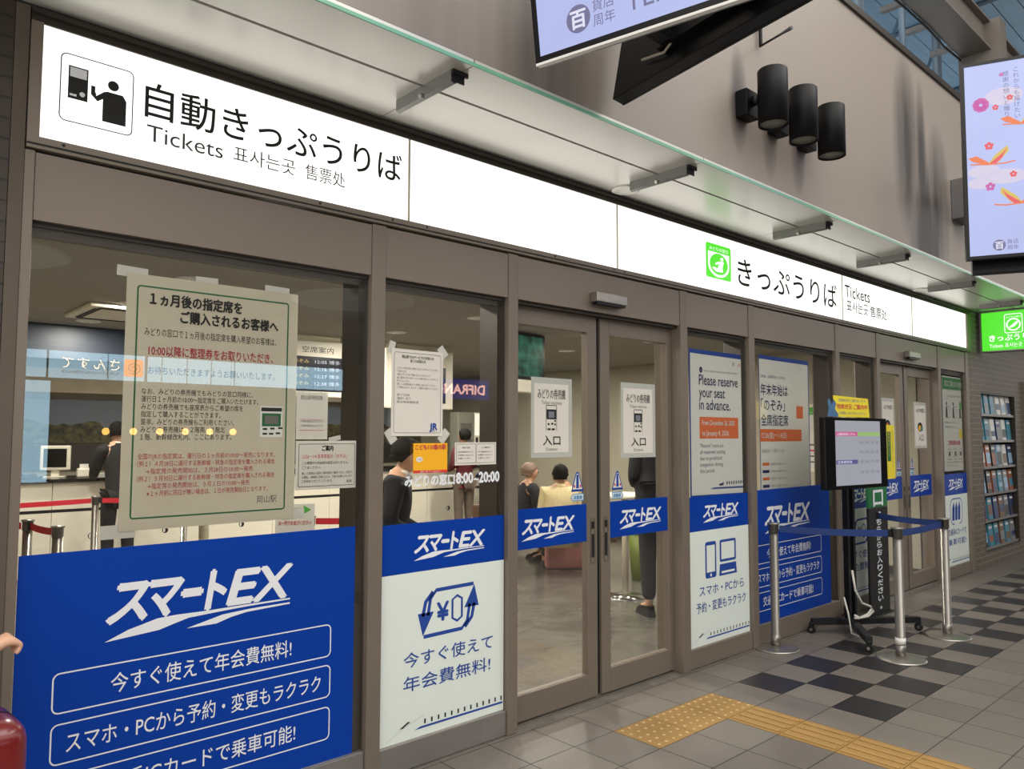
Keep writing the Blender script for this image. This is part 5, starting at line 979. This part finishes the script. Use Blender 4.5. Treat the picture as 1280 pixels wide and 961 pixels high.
def person(name, label, x, y, rz, H=1.7, sit=False, lean=0, nod=0, arms=('down', 'down'), top=None, bottom=None, hair='short', hairmat=None, shoe=None, skirt=False, collar=None, tops=1.0):
    k = H / 1.7; o = empty(name, (x, y, 0), rz, label, 'person'); hm = hairmat or M['hair']
    dz = -0.45 if sit else 0
    pz = 0.93
    def U(p):                                  # upper body: lean about the hips
        X, Y, Z = p; c, s = math.cos(R(lean)), math.sin(R(lean)); a, b = Y, Z - pz
        return Vector((X * k, (a * c - b * s) * k, (pz + a * s + b * c + dz) * k))
    nb = (0, 0.0, 1.47)
    def Hd(p):                                 # head: nod about the neck
        X, Y, Z = p; c, s = math.cos(R(nod)), math.sin(R(nod)); a, b = Y, Z - 1.48
        return U((X, a * c - b * s, 1.48 + a * s + b * c))
    P = {}; E = []
    def add(n_, p, r, *to):
        P[n_] = (p, (r[0] * k, r[1] * k) if isinstance(r, tuple) else r * k)
        for t in to: E.append((t, n_))
    add('pelvis', U((0, 0, pz)), (0.135, 0.10)); add('waist', U((0, 0, 1.08)), (0.125, 0.095), 'pelvis'); add('chest', U((0, 0, 1.27)), (0.145, 0.11), 'waist'); add('collar', U((0, 0.005, 1.40)), (0.09, 0.075), 'chest')
    add('neck', U((0, -0.005, 1.47)), 0.052, 'collar'); add('jaw', Hd((0, -0.030, 1.525)), (0.058, 0.066), 'neck'); add('face', Hd((0, -0.02, 1.585)), (0.072, 0.088), 'jaw'); add('crown', Hd((0, -0.003, 1.645)), (0.074, 0.088), 'face')
    add('nose', Hd((0, -0.118, 1.575)), (0.012, 0.014), 'face')
    for s, nm in ((-1, 'l'), (1, 'r')):
        add('ear' + nm, Hd((s * 0.082, -0.005, 1.575)), (0.014, 0.022), 'face')
        e, w, d = ARM[arms[0 if s < 0 else 1]]
        add('sh' + nm, U((s * 0.175, 0.005, 1.385)), 0.058, 'collar'); add('el' + nm, U((s * e[0], e[1], e[2])), 0.043, 'sh' + nm); wv = U((s * w[0], w[1], w[2])); add('wr' + nm, wv, (0.027, 0.024), 'el' + nm)
        dv = (U((s * (w[0] + d[0]), w[1] + d[1], w[2] + d[2])) - wv).normalized(); side = dv.cross(Vector((0, 0, 1))) if abs(dv.z) < 0.8 else dv.cross(Vector((1, 0, 0))); side.normalize(); nrm = side.cross(dv)
        fist = arms[0 if s < 0 else 1] == 'cuff'
        if fist: P['wr' + nm] = (wv, 0.034 * k)
        add('palm' + nm, wv + dv * 0.065 * k, (0.056, 0.050) if fist else (0.034, 0.018), 'wr' + nm)
        for i, (off, ln) in enumerate(((-0.027, 0.062), (-0.009, 0.072), (0.009, 0.068), (0.026, 0.052))):
            a = wv + (dv * 0.10 + side * off) * k; b = a + (dv * ln * 0.55 - nrm * 0.012) * k; c = b + (dv * ln * 0.40 - nrm * 0.022) * k
            if fist: b = a + (dv * 0.022 - nrm * 0.030) * k; c = b + (-dv * 0.024 - nrm * 0.020) * k
            fr_ = 0.0165 if fist else 0.0095; off = off * 1.5 if fist else off; add('f%da' % i + nm, a, fr_, 'palm' + nm); add('f%db' % i + nm, b, 0.0085, 'f%da' % i + nm); add('f%dc' % i + nm, c, 0.0075, 'f%db' % i + nm)
        a = wv + (dv * 0.045 + side * 0.038 * s) * k; b = a + (dv * 0.032 + side * 0.016 * s - nrm * 0.01) * k
        add('ta' + nm, a, 0.011, 'palm' + nm); add('tb' + nm, b, 0.009, 'ta' + nm)
        if sit: hip, kn, an, toe = (s * 0.10, 0.0, 0.50), (s * 0.12, -0.42, 0.47), (s * 0.12, -0.42, 0.085), (s * 0.13, -0.56, 0.045)
        else: hip, kn, an, toe = (s * 0.095, 0, 0.86), (s * 0.10, -0.015, 0.50), (s * 0.105, 0.02, 0.085), (s * 0.12, -0.12, 0.045)
        v = lambda p: Vector(p) * k
        add('hip' + nm, v(hip), 0.085, 'pelvis'); add('kn' + nm, v(kn), 0.057, 'hip' + nm); add('an' + nm, v(an), 0.038, 'kn' + nm); add('toe' + nm, v(toe), (0.034, 0.024), 'an' + nm)
    skin_obj('body', P, E, 'pelvis', M['skin'], o)
    # clothing
    Q = {}; F = []
    for n_, f in (('pelvis', 1.13), ('waist', 1.16), ('chest', 1.14), ('collar', 1.12)): r = P[n_][1]; tp = min(tops, 1.12) if n_ == 'collar' else tops; Q[n_] = (P[n_][0], (r[0] * f * tp, r[1] * f * min(tp, 1.25)))
    Q['throat'] = (P['collar'][0].lerp(P['neck'][0], 0.45), (0.062 * k, 0.060 * k)); Q['hem'] = (U((0, 0, 0.80 if not sit else 0.88)), (0.165 * k, 0.125 * k))
    F = [('pelvis', 'waist'), ('waist', 'chest'), ('chest', 'collar'), ('collar', 'throat'), ('pelvis', 'hem')]
    for nm in 'lr':
        for n_, r in (('sh', 0.074), ('el', 0.058), ('wr', 0.042)): Q[n_ + nm] = (P[n_ + nm][0] if n_ != 'wr' else P['el' + nm][0].lerp(P['wr' + nm][0], 1.18 if name == 'passer_by' and nm == 'l' else 0.97), (0.050 if name == 'passer_by' and n_ == 'wr' else r) * k * tops ** 0.5)
        F += [('collar', 'sh' + nm), ('sh' + nm, 'el' + nm), ('el' + nm, 'wr' + nm)]
    skin_obj('jacket', Q, F, 'pelvis', top, o, 2)
    Q = {'pelvis': (P['pelvis'][0] - Vector((0, 0, 0.03 * k)), (0.145 * k, 0.112 * k))}; F = []
    for nm in 'lr':
        for n_, r in (('hip', 0.100), ('kn', 0.074), ('an', 0.060)): Q[n_ + nm] = (P[n_ + nm][0] + (Vector((0, 0, 0.03 * k)) if n_ == 'an' else Vector((0, 0, 0))), r * k)
        F += [('pelvis', 'hip' + nm), ('hip' + nm, 'kn' + nm), ('kn' + nm, 'an' + nm)]
    skin_obj('trousers', Q, F, 'pelvis', bottom, o, 2)
    for nm in 'lr':
        a, t = P['an' + nm][0], P['toe' + nm][0]; m = MB(); d = (t - a); d.z = 0; d.normalize(); q = Vector((-d.y, d.x, 0)); c = a + d * 0.055 * k
        prof = [(-0.105, 0.032), (-0.09, 0.038), (0.03, 0.045), (0.09, 0.044), (0.13, 0.032), (0.145, 0.012)]
        pts = [c + d * u * k + q * w_ * k for u, w_ in prof] + [c + d * u * k - q * w_ * k for u, w_ in prof[::-1]]
        top_ = [0.075, 0.085, 0.08, 0.055, 0.045, 0.04]; top_ = top_ + top_[::-1]
        lo = [m.bm.verts.new((p.x, p.y, 0.001)) for p in pts]; hi = [m.bm.verts.new((c.x + (p.x - c.x) * 0.86, c.y + (p.y - c.y) * 0.86, t_ * k)) for p, t_ in zip(pts, top_)]
        m.bm.faces.new(lo); m.bm.faces.new(hi)
        for i in range(12): m.bm.faces.new((lo[i], lo[(i + 1) % 12], hi[(i + 1) % 12], hi[i]))
        bmesh.ops.recalc_face_normals(m.bm, faces=m.bm.faces); m.build('shoe', shoe or M['black'], o)
    # hair shell over the back of the head, eyes
    if hair != 'none':
        hr = random.Random(len(label)); m = MB(); hc = Vector((0, 0.012, 1.60)); vs_ = {}
        nu, nv = 20, 10; top_only = 0.30
        for j in range(nv + 1):
            for i in range(nu):
                th = 2 * math.pi * i / nu; front = -math.sin(th)        # th: 0 = +x, pi/2 = back
                if hair == 'bald': lowest = -0.75
                elif hair == 'long': lowest = -2.1 if front < 0.25 else 0.35
                else: lowest = -0.75 if front < 0.15 else (0.0 if front < 0.5 else 0.42)
                hi_ = -0.02 if hair == 'bald' else 1.0
                
                zt = hi_ + (lowest - hi_) * j / nv
                zc = max(-0.98, min(0.999, zt)); rr = math.sqrt(max(0.0004, 1 - zc * zc)) if zt > -0.6 else 0.86
                jt = 1 + hr.uniform(-0.035, 0.05); p = Vector((math.cos(th) * 0.092 * rr * jt, math.sin(th) * 0.110 * rr * jt, 0.100 * zt * jt)) + hc
                vs_[i, j] = m.bm.verts.new(Hd(tuple(p)))
        for j in range(nv):
            for i in range(nu):
                if hair == 'bald' and max(-math.sin(2 * math.pi * i / nu), -math.sin(2 * math.pi * (i + 1) / nu)) > 0.2: continue
                f = m.bm.faces.new((vs_[i, j], vs_[(i + 1) % nu, j], vs_[(i + 1) % nu, j + 1], vs_[i, j + 1])); f.smooth = True
        if hair != 'bald': m.bm.faces.new([vs_[i, 0] for i in range(nu)])
        bmesh.ops.recalc_face_normals(m.bm, faces=m.bm.faces); ho = m.build('hair', hm, o); sm = ho.modifiers.new('thick', 'SOLIDIFY'); sm.thickness = 0.008 * k
    for s in (-1, 1):
        m = MB(); c = Hd((s * 0.030, -0.094, 1.597)); m.ball(tuple(c), 0.011 * k, n=10); m.build('eye', pmat('eye_dark', (40, 34, 32), 0.2), o)
    if collar:
        c = P['throat' if 'throat' in P else 'neck'][0]; m = MB(); m.lathe([(0.062 * k, -0.03 * k), (0.085 * k, -0.045 * k), (0.068 * k, 0.018 * k), (0.058 * k, 0.018 * k)], at=tuple(U((0, 0.0, 1.455))), n=20); m.build('shirt_collar', collar, o)
    return o
cloth = lambda n_, c: pmat(n_, c, 0.85, 0, 0.08, 25)
BLK = cloth('black_cloth', (24, 24, 27))
person('person', 'person in a black suit standing at the left ticket counter, beside the monitor', 2.56, 6.18, R(180), 1.72, lean=12, arms=('reach', 'reach'), top=BLK, bottom=BLK, collar=M['white'])
person('person', 'person with black hair and pale collar in a dark coat, bending behind the yellow card', 2.66, 1.02, R(52), 1.56, lean=10, nod=14, arms=('front', 'front'), top=BLK, bottom=BLK, collar=M['warmpaper'], tops=1.1)
person('person', 'person in burgundy top and taupe trousers standing at the far counter', 7.25, 5.95, R(180), 1.66, arms=('front', 'front'), top=cloth('burgundy', (96, 24, 36)), bottom=cloth('taupe', (112, 98, 86)))
person('person', 'person in a bright blue jacket at the counter, right of the burgundy top', 7.72, 5.85, R(200), 1.52, lean=10, arms=('front', 'front'), top=cloth('royal_blue', (30, 52, 116)), bottom=cloth('dark_denim', (40, 46, 66)), hairmat=pmat('brown_hair', (70, 46, 32), 0.5, 0, 0.2, 40))
person('person', 'seated man in a cream coat, back turned, behind the near left door leaf', 6.36, 3.10, R(142), 1.68, sit=True, arms=('lap', 'lap'), top=cloth('cream_coat', (226, 208, 160)), bottom=cloth('dark_trousers', (44, 42, 42)), hair='short', tops=1.32, collar=cloth('cream_coat', (226, 208, 160)))
person('person', 'seated man with pale thinning hair and a dark jacket behind the near left door leaf', 6.42, 3.72, R(75), 1.68, sit=True, lean=2, nod=10, arms=('lap', 'lap'), top=cloth('charcoal_jacket', (34, 34, 38)), bottom=cloth('dark_trousers', (44, 42, 42)), hairmat=pmat('thin_hair', (128, 104, 88), 0.6, 0, 0.2, 40), shoe=M['white'])
person('person', 'seated black haired person in a tan coat, right of the cream coat', 7.22, 3.72, R(235), 1.62, sit=True, lean=12, nod=20, arms=('lap', 'lap'), top=cloth('tan_coat', (168, 126, 78)), bottom=BLK)
person('person', 'tall person in black clothes standing with back turned behind the near right door leaf', 5.56, 1.12, R(150), 1.80, arms=('front', 'front'), top=BLK, bottom=BLK, tops=1.35, hair='short')
# passer-by at the left frame edge: only the forward hand and the cuff are in the frame
ARM['cuff'] = ((0.20, -0.05, 1.06), (0.115, -0.325, 1.145), (-0.08, -1, 0.42)); ARM['swing'] = ((0.22, 0.06, 1.13), (0.23, 0.02, 0.88), (0, -0.1, -1))
person('passer_by', 'passer-by in a pink top at the left frame edge, one hand held forward', 0.060, -0.50, R(90), 1.46, arms=('cuff', 'swing'), top=cloth('pink_top', (232, 158, 164)), bottom=cloth('dark_denim', (40, 46, 66)), hair='long')
# red suitcase
sc = empty('suitcase', (0.295, -0.50, 0), R(4), 'glossy dark red hard shell suitcase at the lower left frame edge', 'suitcase')
RED = pmat('suitcase_red', (112, 22, 22), 0.28, 0, 0.06, 4, coat=0.4)
m = MB(); m.box(-0.205, 0.178, -0.13, 0.13, 0.055, 0.80); bmesh.ops.bevel(m.bm, geom=list(m.bm.edges), offset=0.06, segments=6, affect='EDGES', profile=0.5); m.build('shell', RED, sc, smooth=True)
for z in (0.24, 0.40, 0.56): MB().box(-0.14, 0.11, -0.137, -0.128, z - 0.008, z + 0.008, 0, 0.003).build('rib', RED, sc)
MB().prism(rrect(-0.2065, 0.0535, 0.1795, 0.8015, 0.0615, 6), -0.006, 0.006).build('zip_seam', M['black'], sc)
MB().tube([(-0.07, 0, 0.80), (-0.07, 0, 0.825), (-0.05, 0, 0.838), (0.05, 0, 0.838), (0.07, 0, 0.825), (0.07, 0, 0.80)], 0.010, 10).build('carry_handle', M['blackp'], sc)
for a in (-0.15, 0.13):
    for b in (-0.09, 0.09): MB().cyl((a - 0.012, b, 0.026), (a + 0.012, b, 0.026), 0.025, n=16).box(a - 0.016, a + 0.016, b - 0.016, b + 0.016, 0.04, 0.062).build('wheel', M['black'], sc)
